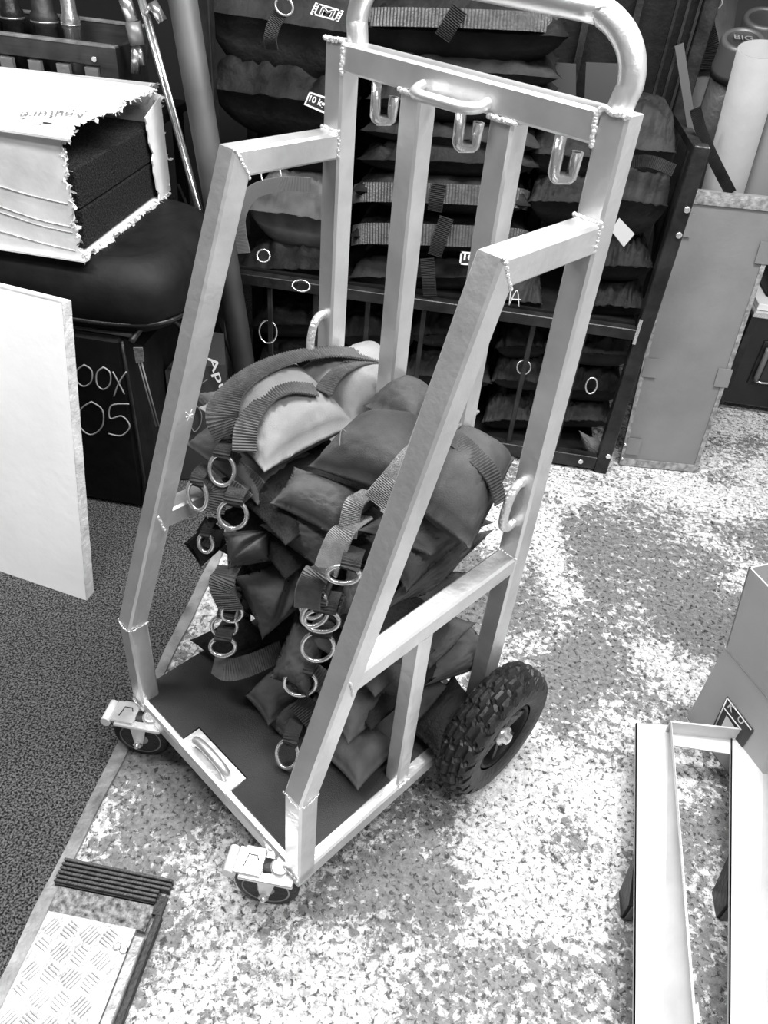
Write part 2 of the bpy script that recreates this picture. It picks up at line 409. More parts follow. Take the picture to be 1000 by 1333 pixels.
# lashing rings on the rear posts
def loop(x, zc, s=1):
    y0 = D-c; pts = []
    pts = [(x, y0+.006, zc+.045), (x, y0-.010, zc+.050), (x, y0-.026, zc+.035), (x, y0-.034, zc), (x, y0-.030, zc-.030), (x, y0-.014, zc-.042), (x, y0+.006, zc-.036)]
    return MB().tube(cat(pts, 5), .008, 12)
tp(loop(0, .835), 'lashing_ring', WELD); tp(loop(W-.004, .725), 'lashing_ring', WELD)
# weld beads
def weld(pts, r=.0042):
    r *= .72
    P = resample(cat(pts, 6), .0032); b = MB()
    for i, p in enumerate(P):
        q = p+V((random.uniform(-.001, .001), random.uniform(-.001, .001), random.uniform(-.001, .001)))
        b.lathe([(r*.3, -r), (r*.85, -r*.6), (r, 0), (r*.85, r*.6), (r*.3, r)], q, (P[min(i+1, len(P)-1)]-P[max(0, i-1)]), 7)
    return b
for x in (0, W):
    tp(weld([(x+c, D-c, Zb+.012), (x+c, D-c, Zb-.028)]), 'weld', WELD); tp(weld([(x-c, D-c, Zb+.012), (x+c, D-c, Zb+.010)], .005), 'weld', WELD)
    tp(weld([(x+c, Yb-.012, Zb+.010), (x+c, Yb+.012, Zb-.032)], .004), 'weld', WELD)
    tp(weld([(x+c, Yb*t-.004, Zm+.017), (x+c, Yb*t+.004, Zm-.018)], .004), 'weld', WELD)
    tp(weld([(x-c, D-c, Zm+.018), (x+c, D-c, Zm+.018)], .004), 'weld', WELD)
    tp(weld([(x-c, 0-c, Zk), (x+c, -c, Zk), (x+c, c, Zk-.002)], .0022), 'weld', WELD)
    tp(weld([(x-c, -c, Zp-.02), (x+c, -c, Zp-.02)], .004), 'weld', WELD)
for x in (0, W): tp(weld([(x-c, D-c, Zt+c), (x, D-c, Zt+c), (x+c, D-c, Zt+c), (x+c, D-c, Zt-c)] if x == 0 else [(x+c, D-c, Zt+c), (x, D-c, Zt+c), (x-c, D-c, Zt+c), (x-c, D-c, Zt-c)], .0055), 'weld', WELD)
for x in (.333*W, .672*W): tp(weld([(x-c, D-c, Zt-c), (x+c, D-c, Zt-c-.001), (x+c, D+c*.4, Zt-c)], .0055), 'weld', WELD)
tp(weld([(W+c, .24, Zp), (W+c, .266, Zp)], .0045), 'weld', WELD)
# mark scratched on left front post
tp(strokes_mb([[(0, 0), (1, 1)], [(0, 1), (1, .1)], [(-.1, .5), (1.1, .55)]], V((c+.0004, .148, .785)), V((0, .012, 0)), V((0, 0, .02)), .0006), 'scratched_cross', WPRINT)
# pneumatic wheels
def wheel(x0, sgn):
    R0, hw = .155, .044; xc = x0+sgn*hw; yc = .486; ax = sgn
    b = MB(); NA = 168
    prof = []
    for k in range(29):
        s_ = -1+2*k/28; prof.append(s_)
    vs = []
    for i in range(NA):
        a = i*2*math.pi/NA
        for k, s_ in enumerate(prof):
            ph = s_*math.radians(128); rad = R0-.045+.043*math.cos(ph)**1 if abs(ph) > math.pi/2 else R0-.045+.045*math.cos(ph)**.55
            xx = hw*math.sin(ph)*1.0 if abs(ph) < math.pi/2 else hw*math.copysign(math.sin(abs(ph)), ph)
            lug = 0
            if abs(s_) < .60:
                band = int((s_+.60)/.2); seg = (i+(band % 2)*4+int(abs(s_)*14)) % 8
                gapx = abs(((s_+.60)/.2) % 1-.5) > .40
                lug = -.0075 if (seg < 2 or gapx) else 0
            elif abs(s_) < .74: lug = -.006 if (i % 8) < 3 else .001
            rad += lug
            vs.append((xc+xx, yc+rad*math.cos(a), .155+rad*math.sin(a)))
    n = len(prof)
    fs = [(i*n+k, i*n+k+1, ((i+1) % NA)*n+k+1, ((i+1) % NA)*n+k) for i in range(NA) for k in range(n-1)]
    b.add(vs, fs, False)
    for q, f in enumerate(b.f):
        b.sm[q] = (q % (n-1)) < 4 or (q % (n-1)) > n-6
    wh = b.build('wheel', RUB, tr, local=True, label='black rubber tyre with blocky tread')
    C0 = (xc, yc, .155); A = (sgn, 0, 0)
    MB().lathe([(.086, .012), (.083, .030), (.076, .036), (.072, .030), (.070, .014), (.030, .012), (.028, .010)], C0, A, 40).build('rim', BLK, wh, local=True)
    for k in range(6):
        a = k*math.pi/3+.3; d = V((0, math.cos(a), math.sin(a))); e = V((0, -math.sin(a), math.cos(a)))
        p0 = V(C0)+V(A)*.024; 
        MB().hexa([p0+d*.02+e*.008-V(A)*.008, p0+d*.02-e*.008-V(A)*.008, p0+d*.072-e*.010-V(A)*.008, p0+d*.072+e*.010-V(A)*.008],
                  [p0+d*.02+e*.006, p0+d*.02-e*.006, p0+d*.072-e*.006+V(A)*.004, p0+d*.072+e*.006+V(A)*.004]).build('spoke', BLKG, wh, local=True)
    MB().lathe([(.024, .012), (.022, .034), (.013, .036), (.012, .044), (.006, .046)], C0, A, 24).build('hub', STEEL, wh, local=True)
wheel(.517, 1); wheel(-.017, -1)
tp(MB().tube([(-.06, .486, .155), (.56, .486, .155)], .009, 12), 'axle', STEEL)
for x in (0, W): tp(MB().box((x-.006, .455, .125), (x+.006, .52, .145)), 'axle_bracket')
# casters with brake pedals
def caster(px, py):
    RW = .062; o3 = TI @ (az(px, py, RW)+V((.024, 0, 0))); loc = V((o3.x, o3.y, 0)); Rz = Matrix.Translation(loc) @ Matrix.Rotation(TH, 4, 'Z')   # room axes inside the trolley frame
    def tb(b, name, m, parent=tr, **k):
        b.v = [Rz @ p for p in b.v]; return b.build(name, m, parent, local=True, **k)
    wc = V((-.024, 0, RW))
    ca = tb(MB().lathe([(.014, .128), (.018, .126), (.018, .118), (.014, .114)], (0, 0, 0), n=20), 'caster', ALU, label='swivel caster with brake pedal')
    tb(MB().lathe([(.046, -.017), (.056, -.016), (.0615, -.010), (.062, 0), (.0615, .010), (.056, .016), (.046, .017)], wc, (0, -1, 0), 40), 'caster_tyre', RUB, ca)
    tb(MB().lathe([(.006, -.0165), (.046, -.0170), (.0465, 0), (.046, .0178), (.036, .0150), (.018, .0160), (.015, .020)], wc, (0, -1, 0), 36), 'caster_rim', mat('caster_grey', .33, .5, .2), ca)
    tb(MB().lathe([(.005, 0.), (.005, .040), (.0025, .042)], wc, (0, -1, 0), 10), 'caster_axle', STEEL, ca)
    tb(MB().lathe([(.010, .028), (.010, .035)], wc, (0, -1, 0), 6, False), 'axle_nut', STEEL, ca)
    f = MB().box((-.072, -.032, .112), (.030, .032, .119), None, .002)
    for s_ in (-1, 1):
        y0, y1 = sorted((s_*.026, s_*.029)); f.hexa([(-.036, y0, .114), (-.002, y0, .114), (-.016, y0, .054), (-.032, y0, .054)], [(-.036, y1, .114), (-.002, y1, .114), (-.016, y1, .054), (-.032, y1, .054)])
    tb(f, 'caster_fork', ALU, ca)
    tb(MB().box((-.082, -.026, .119), (-.030, .026, .124), None, .002), 'brake_plate', ALU, ca)
    tb(MB().tube([(-.066, -.012, .1245), (-.062, .012, .1245), (-.046, .012, .1245), (-.042, .004, .1245)], .0012, 5), 'brake_slot', INK, ca)
    tb(MB().sweep([(-.092, -.026, .112), (-.092, .024, .112)], [(.013*math.cos(a*math.pi/5), .0105*math.sin(a*math.pi/5)) for a in range(10)], (0, 0, 1), smooth=True), 'brake_pedal', mat('white_plastic', .78, .35), ca)
caster(187, 953); caster(349, 1146)

# ================================================================== SANDBAGS ON THE TROLLEY
def K(x, y, z): return az(x, y, z)
def bag(label, pouches, m, group='sandbags stacked on the trolley', name='sandbag', th=.09, straps=(), rings=(), seed=0, fat=1.28):
    pcs = []
    zmin = min(q[2] for P in pouches for q in P[0]); c0 = pouches[0][0]; ctr = sum((K(*q) for q in c0), V())/4
    r = thing(name, label, 'sandbag', (ctr.x, ctr.y, zmin-th/2), 0, group)
    for i, P in enumerate(pouches):
        t_ = (P[1] if len(P) > 1 else th)*fat
        kw_ = dict(P[2]) if len(P) > 2 else {}; kw_['wr'] = kw_.get('wr', .006)*.55
        pouch_mb([K(*q) for q in P[0]], t_, seed+i*3.3, **kw_).build('pouch', P[3] if len(P) > 3 else m, r)
    for st in straps:
        pts, wd, side, mm = st[:4]; strap_mb([K(*q) for q in pts], wd, side, **(st[4] if len(st) > 4 else {})).build('webbing_strap', mm, r)
    for (x, y, z, ax, ay) in rings:
        rc = K(x, y, z); ax = V(ax); ay = V(ay); ring_mb(rc, ax*1.08, ay*1.08, .0042).build('steel_ring', STEEL, r)
        tp0 = rc+ay*1.02; strap_mb([rc+ay*.55+V((0, .010, -.004)), tp0+V((0, -.005, .003)), tp0+V((0, .012, .010)), tp0+V((0, .05, .0))], ax.length*1.45, ax).build('ring_loop', WEBB, r)
    return r
A1 = V((1, 0, 0)); 
# hidden-in-stack core bags, alternating, trolley frame coordinates
def core(x0, x1, y0, y1, z, th, m, label, sd, jit=.01):
    rnd = random.Random(sd); q = []
    for x, y in ((x0, y0), (x1, y0), (x1, y1), (x0, y1)):
        q.append(TM @ V((x+rnd.uniform(-jit, jit), y+rnd.uniform(-jit, jit), z+rnd.uniform(-.006, .006))))
    r = thing('sandbag', label, 'sandbag', tuple(TM @ V(((x0+x1)/2, (y0+y1)/2, z-th/2))), 0, 'sandbags stacked on the trolley')
    pouch_mb(q, th, sd, n=22).build('pouch', m, r); return r
nm = ['lowest', 'second', 'third', 'fourth', 'fifth', 'sixth']
for i in range(6):
    core(.045 if i < 2 else .015, .235, .24 if i < 2 else .20, .47, .195+i*.087, .10, BBAG, 'black sandbag buried in the left pile, %s layer from the board' % nm[i], 40+i)
for i in range(4):
    core(.27, .455, .22, .465, .195+i*.095, .105, BBAG if i % 2 else DBAG, 'dark sandbag buried in the right pile, %s layer from the board' % nm[i], 60+i)
# ---- left pile, from the bottom
bag('black sandbag with grey front pouch lying on the board at the left pile foot', [
    ([(322, 905, .20), (350, 942, .19), (410, 900, .21), (365, 860, .22)], .07), ([(250, 833, .20), (290, 868, .19), (350, 835, .21), (318, 800, .22)], .05, {}, BBAG)], DBAG, seed=2,
    straps=[([(278, 862, .25), (296, 872, .262), (330, 864, .27), (368, 846, .27)], .046, (0, .6, .8), WEB)])
bag('dark sandbag with a long pointed pouch in the middle of the left pile', [
    ([(343, 830, .37), (402, 768, .42), (384, 728, .50), (308, 752, .47)], .115, dict(wr=.006, cleft=.5))], DBAG, seed=5,
    straps=[([(300, 735, .50), (291, 752, .49), (290, 770, .46), (301, 794, .42)], .056, (1, -.15, .45), WEB)],
    rings=[(302, 798, .405, (.018, .004, 0), (0, .004, .018)), (292, 815, .37, (.024, 0, 0), (.004, .004, .024)), (290, 842, .33, (.024, 0, .004), (.002, .004, .021))])
bag('dark sandbag with a creased heart-shaped pouch above the pointed one', [
    ([(300, 738, .52), (350, 728, .53), (356, 690, .57), (293, 694, .56)], .10, dict(wr=.006, pinch=.12, cleft=.5)), ([(243, 707, .50), (262, 735, .48), (300, 700, .52), (275, 680, .53)], .05, {}, BBAG)], DBAG, seed=8,
    straps=[([(262, 680, .55), (272, 700, .54), (290, 700, .53)], .04, (.3, .3, 1), WEBB)],
    rings=[(268, 707, .53, (.013, 0, 0), (0, .004, .018))])
bag('grey sandbag under the pale one with three steel rings on its webbing', [
    ([(243, 578, .66), (335, 655, .64), (400, 590, .68), (300, 530, .70)], .075), ], MBAG, seed=11,
    straps=[([(292, 598, .665), (322, 622, .665), (338, 640, .655)], .046, (-.6, .6, .75), WEB), ([(258, 612, .66), (272, 628, .655), (282, 640, .64), (278, 668, .60)], .040, (1, .2, .25), WEB),
            ([(296, 632, .66), (312, 643, .65), (322, 652, .64)], .034, (.6, .1, .8), WEB), ([(283, 582, .70), (297, 592, .695), (311, 598, .69)], .030, (.3, .0, 1), WEB)],
    rings=[(289, 612, .685, (.0215, 0, 0), (.0, .008, .026)), (257, 645, .64, (.0165, 0, -.004), (0, .006, .026)), (303, 670, .63, (.024, 0, 0), (.002, .006, .025))])
bag('pale canvas sandbag on top of the left pile with ribbed dark straps', [
    ([(345, 612, .715), (462, 552, .735), (385, 474, .765), (262, 530, .735)], .115, dict(wr=.009, pinch=.08)),
    ([(458, 556, .735), (540, 512, .735), (487, 447, .775), (372, 490, .765)], .105, dict(wr=.008, pinch=.08)),
    ([(250, 513, .715), (296, 562, .71), (335, 545, .73), (305, 506, .74)], .03, {}, MBAG)], LBAG, seed=14,
    straps=[([(300, 568, .735), (289, 540, .775), (303, 508, .80), (340, 480, .815), (392, 462, .825), (445, 458, .825), (500, 468, .80), (520, 482, .77)], .058, [V((1, .3, .0)), V((1, .35, 0)), V((.8, -.6, .1)), V((.5, -.9, .1)), V((.35, -.95, .15)), V((.2, -1, .2)), V((.1, -1, .2)), V((0, -1, .1))], WEB),
            ([(318, 590, .735), (322, 552, .775), (346, 520, .80), (378, 505, .812), (412, 508, .80)], .042, [V((1, .5, 0)), V((.9, -.1, .1)), V((.6, -.8, .1)), V((.3, -1, .1)), V((.1, -1, .1))], WEB),
            ([(420, 512, .795), (438, 487, .812), (470, 470, .815), (505, 470, .80)], .034, [V((1, .3, 0)), V((.8, -.5, .1)), V((.3, -1, .1)), V((.1, -1, .1))], WEB)])
# ---- right pile, from the bottom
bag('grey sandbag lying on the board at the foot of the right pile', [
    ([(466, 1026, .185), (520, 970, .20), (470, 930, .20), (420, 978, .19)], .07, dict(wr=.004))], MBAG, seed=20,
    rings=[(374, 982, .20, (.020, -.006, 0), (.004, .01, .028))], straps=[([(382, 966, .20), (398, 950, .21), (420, 935, .21)], .03, (.4, .4, .8), WEBB)])
bag('grey sandbag second from the board, its corner pointing out beside the strut', [
    ([(454, 966, .275), (528, 905, .29), (480, 868, .30), (412, 905, .29)], .075)], MBAG, seed=23)
bag('grey rounded sandbag just under the right side rail', [
    ([(470, 893, .36), (522, 908, .36), (535, 862, .37), (472, 850, .38)], .08, dict(pinch=.14))], MBAG, seed=26,
    rings=[(391, 889, .34, (.028, 0, 0), (.004, .006, .028))],
    straps=[([(396, 868, .35), (412, 880, .345), (440, 905, .32)], .045, (-.3, .5, .8), WEB), ([(385, 910, .29), (400, 925, .27), (420, 950, .24)], .045, (.6, .4, .6), WEBB)])
bag('flat dark sandbag draped over the load beside the big wheel', [
    ([(552, 892, .27), (552, 842, .31), (612, 818, .32), (648, 858, .27)], .06, dict(pinch=.03)), ([(548, 860, .36), (580, 798, .40), (618, 812, .38), (560, 868, .34)], .05)], MBAG, seed=29, th=.05)
bag('black sandbag low behind the strut beside the big wheel', [
    ([(535, 950, .19), (570, 985, .18), (625, 920, .19), (590, 880, .21)], .07)], BBAG, seed=31)
bag('dark sandbag resting against the right side rail', [
    ([(480, 800, .47), (550, 838, .45), (620, 745, .50), (560, 740, .52)], .07, dict(wr=.010)), ([(355, 880, .33), (400, 905, .33), (420, 840, .38), (385, 800, .42)], .06)], DBAG, seed=33,
    rings=[(414, 842, .44, (.027, 0, 0), (.004, .006, .030))],)
bag('crumpled dark sandbag folded over the one at the right side rail', [
    ([(500, 795, .525), (560, 770, .525), (642, 690, .54), (560, 700, .58)], .075, dict(wr=.012)), ([(440, 800, .50), (500, 812, .49), (520, 750, .55), (455, 740, .56)], .06, dict(wr=.01))], DBAG, seed=36)
bag('dark sandbag with a blunt front corner, third from the top in the right pile', [
    ([(342, 684, .60), (412, 736, .575), (478, 690, .60), (372, 660, .63)], .07), ([(480, 700, .62), (530, 768, .57), (600, 705, .60), (540, 665, .64)], .08, dict(wr=.012, pinch=.12))], DBAG, seed=39,
    rings=[(408, 787, .545, (.020, 0, 0), (.004, .006, .026)), (419, 808, .52, (.028, 0, 0), (.004, .006, .020)), (410, 800, .53, (.020, .004, 0), (.004, .006, .022))])
bag('dark sandbag with a chalk-rubbed left corner, second from the top in the right pile', [
    ([(355, 655, .665), (436, 696, .645), (500, 650, .675), (385, 610, .70)], .08), ([(470, 690, .66), (560, 720, .64), (640, 680, .65), (540, 640, .69)], .06)], MBAG, seed=42,
    straps=[([(482, 640, .755), (462, 655, .75), (455, 680, .72), (452, 700, .69)], .032, (.9, .1, .2), WEBL, dict(rib=.003)), ([(474, 672, .715), (448, 692, .71), (432, 722, .67), (424, 744, .64)], .045, (.8, -.2, .4), WEBL, dict(rib=.003)),
            ([(428, 735, .64), (412, 748, .64), (402, 768, .60), (400, 792, .56)], .045, (1, .1, .3), WEB, dict(rib=.003))],
    rings=[(447, 748, .66, (.022, 0, -.004), (.010, .004, .014))])
top = bag('charcoal saddle sandbag topping the right pile with pale webbing across it', [
    ([(404, 606, .735), (545, 652, .75), (560, 548, .79), (478, 540, .79)], .10, dict(wr=.008, pinch=.05)),
    ([(476, 528, .785), (540, 560, .79), (575, 525, .78), (520, 502, .77)], .08, dict(wr=.006)),
    ([(545, 660, .735), (612, 712, .70), (668, 596, .73), (560, 545, .78)], .12, dict(wr=.006, pinch=.04))], DBAG, seed=45,
    straps=[([(612, 536, .80), (575, 560, .815), (538, 592, .82), (512, 625, .81), (486, 655, .775)], .040, [V((.6, .7, 0)), V((.75, .6, 0)), V((.9, .3, 0)), V((.95, .2, 0)), V((1, .1, .1))], WEBL, dict(rib=.003)),
            ([(578, 560, .812), (610, 585, .81), (640, 618, .79), (652, 655, .75)], .035, (.3, .9, .2), DBAG)])
strokes_mb(GM, K(442, 580, .800), K(478, 572, .800)-K(442, 580, .800), K(440, 560, .806)-K(442, 580, .800), .0009).build('chalk_mark', CHALKD, top)
bag('grey sandbag tucked low between the two piles', [
    ([(352, 940, .175), (372, 962, .17), (412, 930, .18), (380, 905, .19)], .05)], DBAG, seed=48, th=.04)

# ================================================================== RACK AND ITS BAGS
rk = thing('rack', 'black metal cage rack packed with sandbags behind the trolley', 'rack', (.47, 1.45, 0))
BB = 1.345
for a, b in ((1.075, BB), (1.075, 1.78), (-.27, BB), (-.27, 1.78)):
    MB().box((a-.022, b-.022, 0), (a+.022, b+.022, 1.06 if (a > 0 and b < 1.5) else 1.62), None, .003).build('corner_post', BLKG, rk)
MB().box((-.27, BB-.02, .500), (1.053, BB+.015, .535), None, .002).build('basket_top_rail', BLKG, rk)
MB().box((-.27, BB-.02, .012), (1.053, BB+.015, .06), None, .002).build('basket_bottom_rail', BLKG, rk)
for x in (-.20, -.10, .05, .22, .40, .585, .745, .905): MB().sq([(x, BB, .05), (x, BB, .505)], .016, (1, 0, 0), None, .002).build('basket_bar', BLKG, rk)
MB().box((-.26, BB+.02, .02), (1.05, 1.78, .035)).build('shelf_board', BLK, rk)
MB().box((-.26, BB+.02, .53), (1.05, 1.78, .54)).build('shelf_board', BLK, rk)
MB().box((-.27, 1.80, 0), (1.08, 1.81, 1.6)).build('back_sheet', BLK, rk)
MB().box((-.27, 1.77, 1.58), (1.08, 1.80, 1.62)).build('top_rail', BLKG, rk)
for z in (.075, .83, .90): MB().lathe([(.009, 0), (.009, .004), (.006, .006)], (1.085, BB-.022, z), (0, -1, 0), 14).build('bolt', STEEL, rk)
MB().lathe([(.009, 0), (.009, .004), (.006, .006)], (1.0, BB-.02, .036), (0, -1, 0), 14).build('bolt', STEEL, rk)
MB().box((1.050, BB-.024, .49), (1.060, BB-.018, .57)).build('gusset', STEEL, rk)
for x in (.60, .74, .88):  MB().box((x-.01, 1.76, .55), (x+.01, 1.78, 1.58)).build('rear_bar', BLKG, rk)
def rbag(label, x0, x1, y, hpx, b=1.37, dep=.30, m=RBAG, seed=0, tilt=0, name='sandbag', wr=.012, web=None, dz=0, group='sandbags in the rack', pinch=.06, cat_='sandbag', **kw):
    p0 = ab(x0, y-tilt, b); p1 = ab(x1, y+tilt, b); rr = random.Random(seed); p0 = p0+V((0, rr.uniform(-.012, .012), rr.uniform(-.012, .012))); p1 = p1+V((0, rr.uniform(-.012, .012), rr.uniform(-.012, .012))); th = hpx/480.*1.45
    q = [p0, p1, p1+V((0, dep, dz)), p0+V((0, dep, dz))]
    r = thing(name, label, cat_, ((p0.x+p1.x)/2, b+dep/2, min(p0.z, p1.z)-th/2), 0, group)
    pouch_mb(q, th, seed, wr=wr*1.5, n=30, lo=1., pinch=pinch, pw=3.2, **kw).build('pouch', m, r)
    if web:
        (xa, xb, wy, wh, mm) = web
        strap_mb([ab(xa, wy+3, b+.07), ab(xa+22, wy, b-.004), ab((xa+xb)/2, wy+2, b-.02), ab(xb-22, wy+7, b-.006), ab(xb, wy+12, b+.07)], wh/480.*.85, (0, .35, 1), rib=.009).build('webbing_edge', mm, r)
    return r
WEBR = mat('rack_webbing', .055, .45, 0, (200, .3), (40, .3), .5)
# upper compartment, middle column
rbag('long black bag with a ribbed webbing edge under the push handle', 455, 740, 45, 62, 1.36, .34, RBAG, 71, 8, web=(470, 725, 22, 24, WEBR))
rbag('charcoal flat bag just above the trolley crossbar', 462, 730, 92, 36, 1.36, .32, RBAG2, 72, 8, wr=.008)
rbag('charcoal thick bag behind the crossbar hooks', 478, 728, 135, 44, 1.36, .32, RBAG2, 73, 8)
rbag('thin charcoal bag level with the hook tips', 470, 705, 178, 30, 1.36, .32, RBAG2, 74, 8, web=None)
rbag('crumpled black bag above the ribbed webbing bags', 466, 700, 212, 40, 1.36, .32, RBAG, 75, 6, wr=.016)
rbag('black bag with pale ribbed webbing edge, upper of the pair', 458, 690, 258, 46, 1.36, .32, RBAG, 76, 6, web=(460, 688, 250, 30, WEBR))
rbag('black bag with pale ribbed webbing edge, lower of the pair', 455, 690, 312, 44, 1.36, .32, RBAG, 77, 6, web=(458, 688, 304, 34, WEBR))
b10 = rbag('charcoal bag with a small white-framed label', 455, 645, 362, 48, 1.36, .32, RBAG2, 78, 4)
rbag('flat charcoal bag lying on the rack rail behind the middle uprights', 500, 640, 396, 24, 1.37, .32, RBAG2, 79, 3)
# small dark strap tabs wrapped round the ribbed bags
for (xa, ya, xb, yb, lb_) in ((572, 238, 566, 275, 'short dark strap round the upper bag with ribbed edge'), (582, 282, 566, 332, 'short slanted dark strap round the lower bag with ribbed edge'), (556, 335, 560, 385, 'short dark strap hanging over the charcoal bag above the rack rail'), (600, 10, 575, 50, 'dark strap round the long bag under the push handle')):
    t_ = thing('strap', lb_ , 'strap', tuple(ab(xb, yb, 1.33)), 0, 'straps round the bags in the rack')
    strap_mb([ab(xa, ya, 1.335), ab((xa+xb)/2, (ya+yb)/2, 1.325), ab(xb, yb, 1.335)], .042, (1, 0, 0)).build('strap_band', RBAG2, t_)
# left column
duf = rbag('large black duffel bag at the top left of the rack with film-strip patch', 262, 468, 28, 118, 1.36, .36, RBAG2, 81, 16, wr=.008, name='duffel_bag', cat_='bag', group='bags in the rack')
kg = rbag('wrinkled black bag with a weight label under the duffel', 272, 462, 130, 88, 1.36, .34, RBAG, 82, 16, wr=.022)
rbag('black bag behind the raised left arm of the trolley', 320, 440, 205, 40, 1.40, .30, RBAG, 83, 4)
gl = rbag('grey bag with a pale looped strap in the left of the rack', 322, 445, 282, 90, 1.37, .30, MBAG, 84, 4, wr=.012, pinch=.16)
rbag('black bag lying on the rack rail at the left', 312, 440, 352, 56, 1.38, .30, RBAG, 85, 2, wr=.016)
# right column
rbag('dark bag between the right hook and the rear post', 690, 800, 200, 60, 1.38, .30, RBAG, 86, 5, wr=.014)
rbag('dark bag behind the raised right arm of the trolley', 690, 800, 262, 62, 1.38, .30, RBAG, 87, 5, wr=.016)
rbag('rounded dark bag behind the handle foot at the right', 800, 880, 195, 70, 1.37, .30, RBAG2, 88, 6, wr=.012)
ft = rbag('dark bag with a band across it and a white fabric tag', 790, 872, 262, 84, 1.37, .30, RBAG2, 89, 4, wr=.012)
rbag('crumpled black bag low right above the rack rail', 770, 850, 345, 50, 1.37, .30, RBAG, 90, 4, wr=.02)
rbag('black bag on the rack rail by the right corner post', 752, 842, 395, 44, 1.37, .30, RBAG, 91, 4, wr=.02)
am = rbag('black bag with two chalked letters behind the right slanted post', 628, 705, 392, 50, 1.37, .30, RBAG2, 92, 4)
# lower basket
low = [('left', 325, 440, 425, 50, RBAG), ('second from left', 335, 450, 470, 50, RBAG), ('third from left', 440, 540, 440, 60, RBAG), ('middle', 530, 640, 440, 50, RBAG2), ('middle lower', 520, 640, 495, 50, RBAG2),
       ('upper right of middle', 645, 715, 455, 50, RBAG), ('grey centre right', 640, 712, 500, 44, RBAG2), ('low right of middle', 628, 702, 550, 50, RBAG2), ('lowest right of middle', 622, 700, 585, 36, RBAG2),
       ('upper right end', 735, 830, 460, 50, RBAG2), ('second at the right end', 725, 815, 510, 50, RBAG), ('third at the right end', 715, 800, 550, 40, RBAG2)]
for i, (d_, x0, x1, y, h, m_) in enumerate(low):
    rbag('sandbag behind the basket bars, %s' % d_, x0, x1, y, h, 1.40, .26, m_, 100+i, 2, wr=.02, group='sandbags in the lower basket', pinch=.12)
lf = thing('sandbag', 'leaf-shaped dark sandbag end at the bottom right of the basket', 'sandbag', tuple(ab(775, 600, 1.38)), 0, 'sandbags in the lower basket')
pouch_mb([ab(783, 603, 1.375), ab(789, 580, 1.38), ab(755, 562, 1.385), ab(762, 585, 1.38)], .05, 131, wr=.003, pinch=.05).build('pouch', MBAG, lf)
# rings visible in the basket
for (x, y, w_, h_, b, lb) in ((349, 432, .030, .036, 1.335, 'left basket ring'), (682, 478, .022, .02, 1.375, 'ring behind the basket bars right of the slanted post'), (343, 333, .020, .016, 1.31, 'small ring hanging below the grey rack bag'),
                              (353, 228, .030, .026, 1.34, 'thin ring behind the left arm'), (392, 372, .028, .014, 1.31, 'ring lying over the left rack rail'), (770, 502, .018, .024, 1.38, 'ring at the right end of the basket')):
    o = ring_mb(ab(x, y, b), (w_, 0, 0), (0, .01, h_), .0028).build('steel_ring', STEEL); o['label'] = 'steel '+lb if not lb.startswith('small') and not lb.startswith('thin') else lb.replace('ring', 'steel ring'); o['category'] = 'ring'; o['group'] = 'loose rings in the rack'
# labels on rack bags
def patch(par, q, m_back, border, name='label_patch', bw=.12):
    q = [V(p) for p in q]; n_ = (q[1]-q[0]).cross(q[3]-q[0]).normalized()
    if n_.dot(CAM-q[0]) < 0: n_ = -n_
    o = MB().slab(q, n_*.0015).build(name, m_back, par)
    def at(u, v_): return q[0]*(1-u)*(1-v_)+q[1]*u*(1-v_)+q[2]*u*v_+q[3]*(1-u)*v_+n_*.0018
    if border:
        b = MB(); hx = bw*(q[3]-q[0]).length/(q[1]-q[0]).length
        for (u0, u1, v0, v1) in ((0, 1, 0, bw), (0, 1, 1-bw, 1), (0, hx, 0, 1), (1-hx, 1, 0, 1)): b.slab([at(u0, v0), at(u1, v0), at(u1, v1), at(u0, v1)], n_*.0004)
        b.build('patch_border', border, o)
    return o, at, n_
fb = 1.285
o, at, n_ = patch(duf, [ab(404, 18, fb), ab(441, 28, fb), ab(448, 14, fb), ab(411, 3, fb)], INK, None)
b = MB()
for u0, u1 in ((0, .16), (.84, 1)): b.slab([at(u0, 0), at(u1, 0), at(u1, 1), at(u0, 1)], n_*.0005)
for v0, v1 in ((0, .12), (.88, 1)): b.slab([at(.1, v0), at(.9, v0), at(.9, v1), at(.1, v1)], n_*.0005)
b.build('film_strip_print', WPRINT, o)
b = MB()
for u in (.05, .89):
    for k in range(4): b.slab([at(u, .1+k*.23)+n_*.0008, at(u+.07, .1+k*.23)+n_*.0008, at(u+.07, .22+k*.23)+n_*.0008, at(u, .22+k*.23)+n_*.0008], n_*.0003)
b.build('sprocket_hole_print', INK, o)
text_mesh('M', at(.27, .18), at(.76, .18)-at(.27, .18), at(.27, .84)-at(.27, .18), WPRINT, 'letter_print', o, bold=.04)
text_mesh('M', at(.30, .22)+n_*.0005, at(.73, .22)-at(.30, .22), at(.30, .78)-at(.30, .22), mat('print_grey', .06, .7), 'letter_print', o, bold=.0)
o, at, n_ = patch(kg, [ab(396, 136, 1.29), ab(432, 152, 1.29), ab(437, 130, 1.29), ab(403, 119, 1.29)], INK, WPRINT)
text_mesh('10 kg', at(.10, .22), at(.64, .22)-at(.08, .22), at(.10, .82)-at(.10, .22), WPRINT, 'weight_print', o, bold=.03)
o, at, n_ = patch(b10, [ab(598, 344, 1.31), ab(638, 347, 1.31), ab(640, 330, 1.31), ab(600, 327, 1.31)], INK, WPRINT)
text_mesh('10 kg', at(.12, .2), at(.92, .2)-at(.12, .2), at(.12, .85)-at(.12, .2), WPRINT, 'weight_print', o, bold=.03)
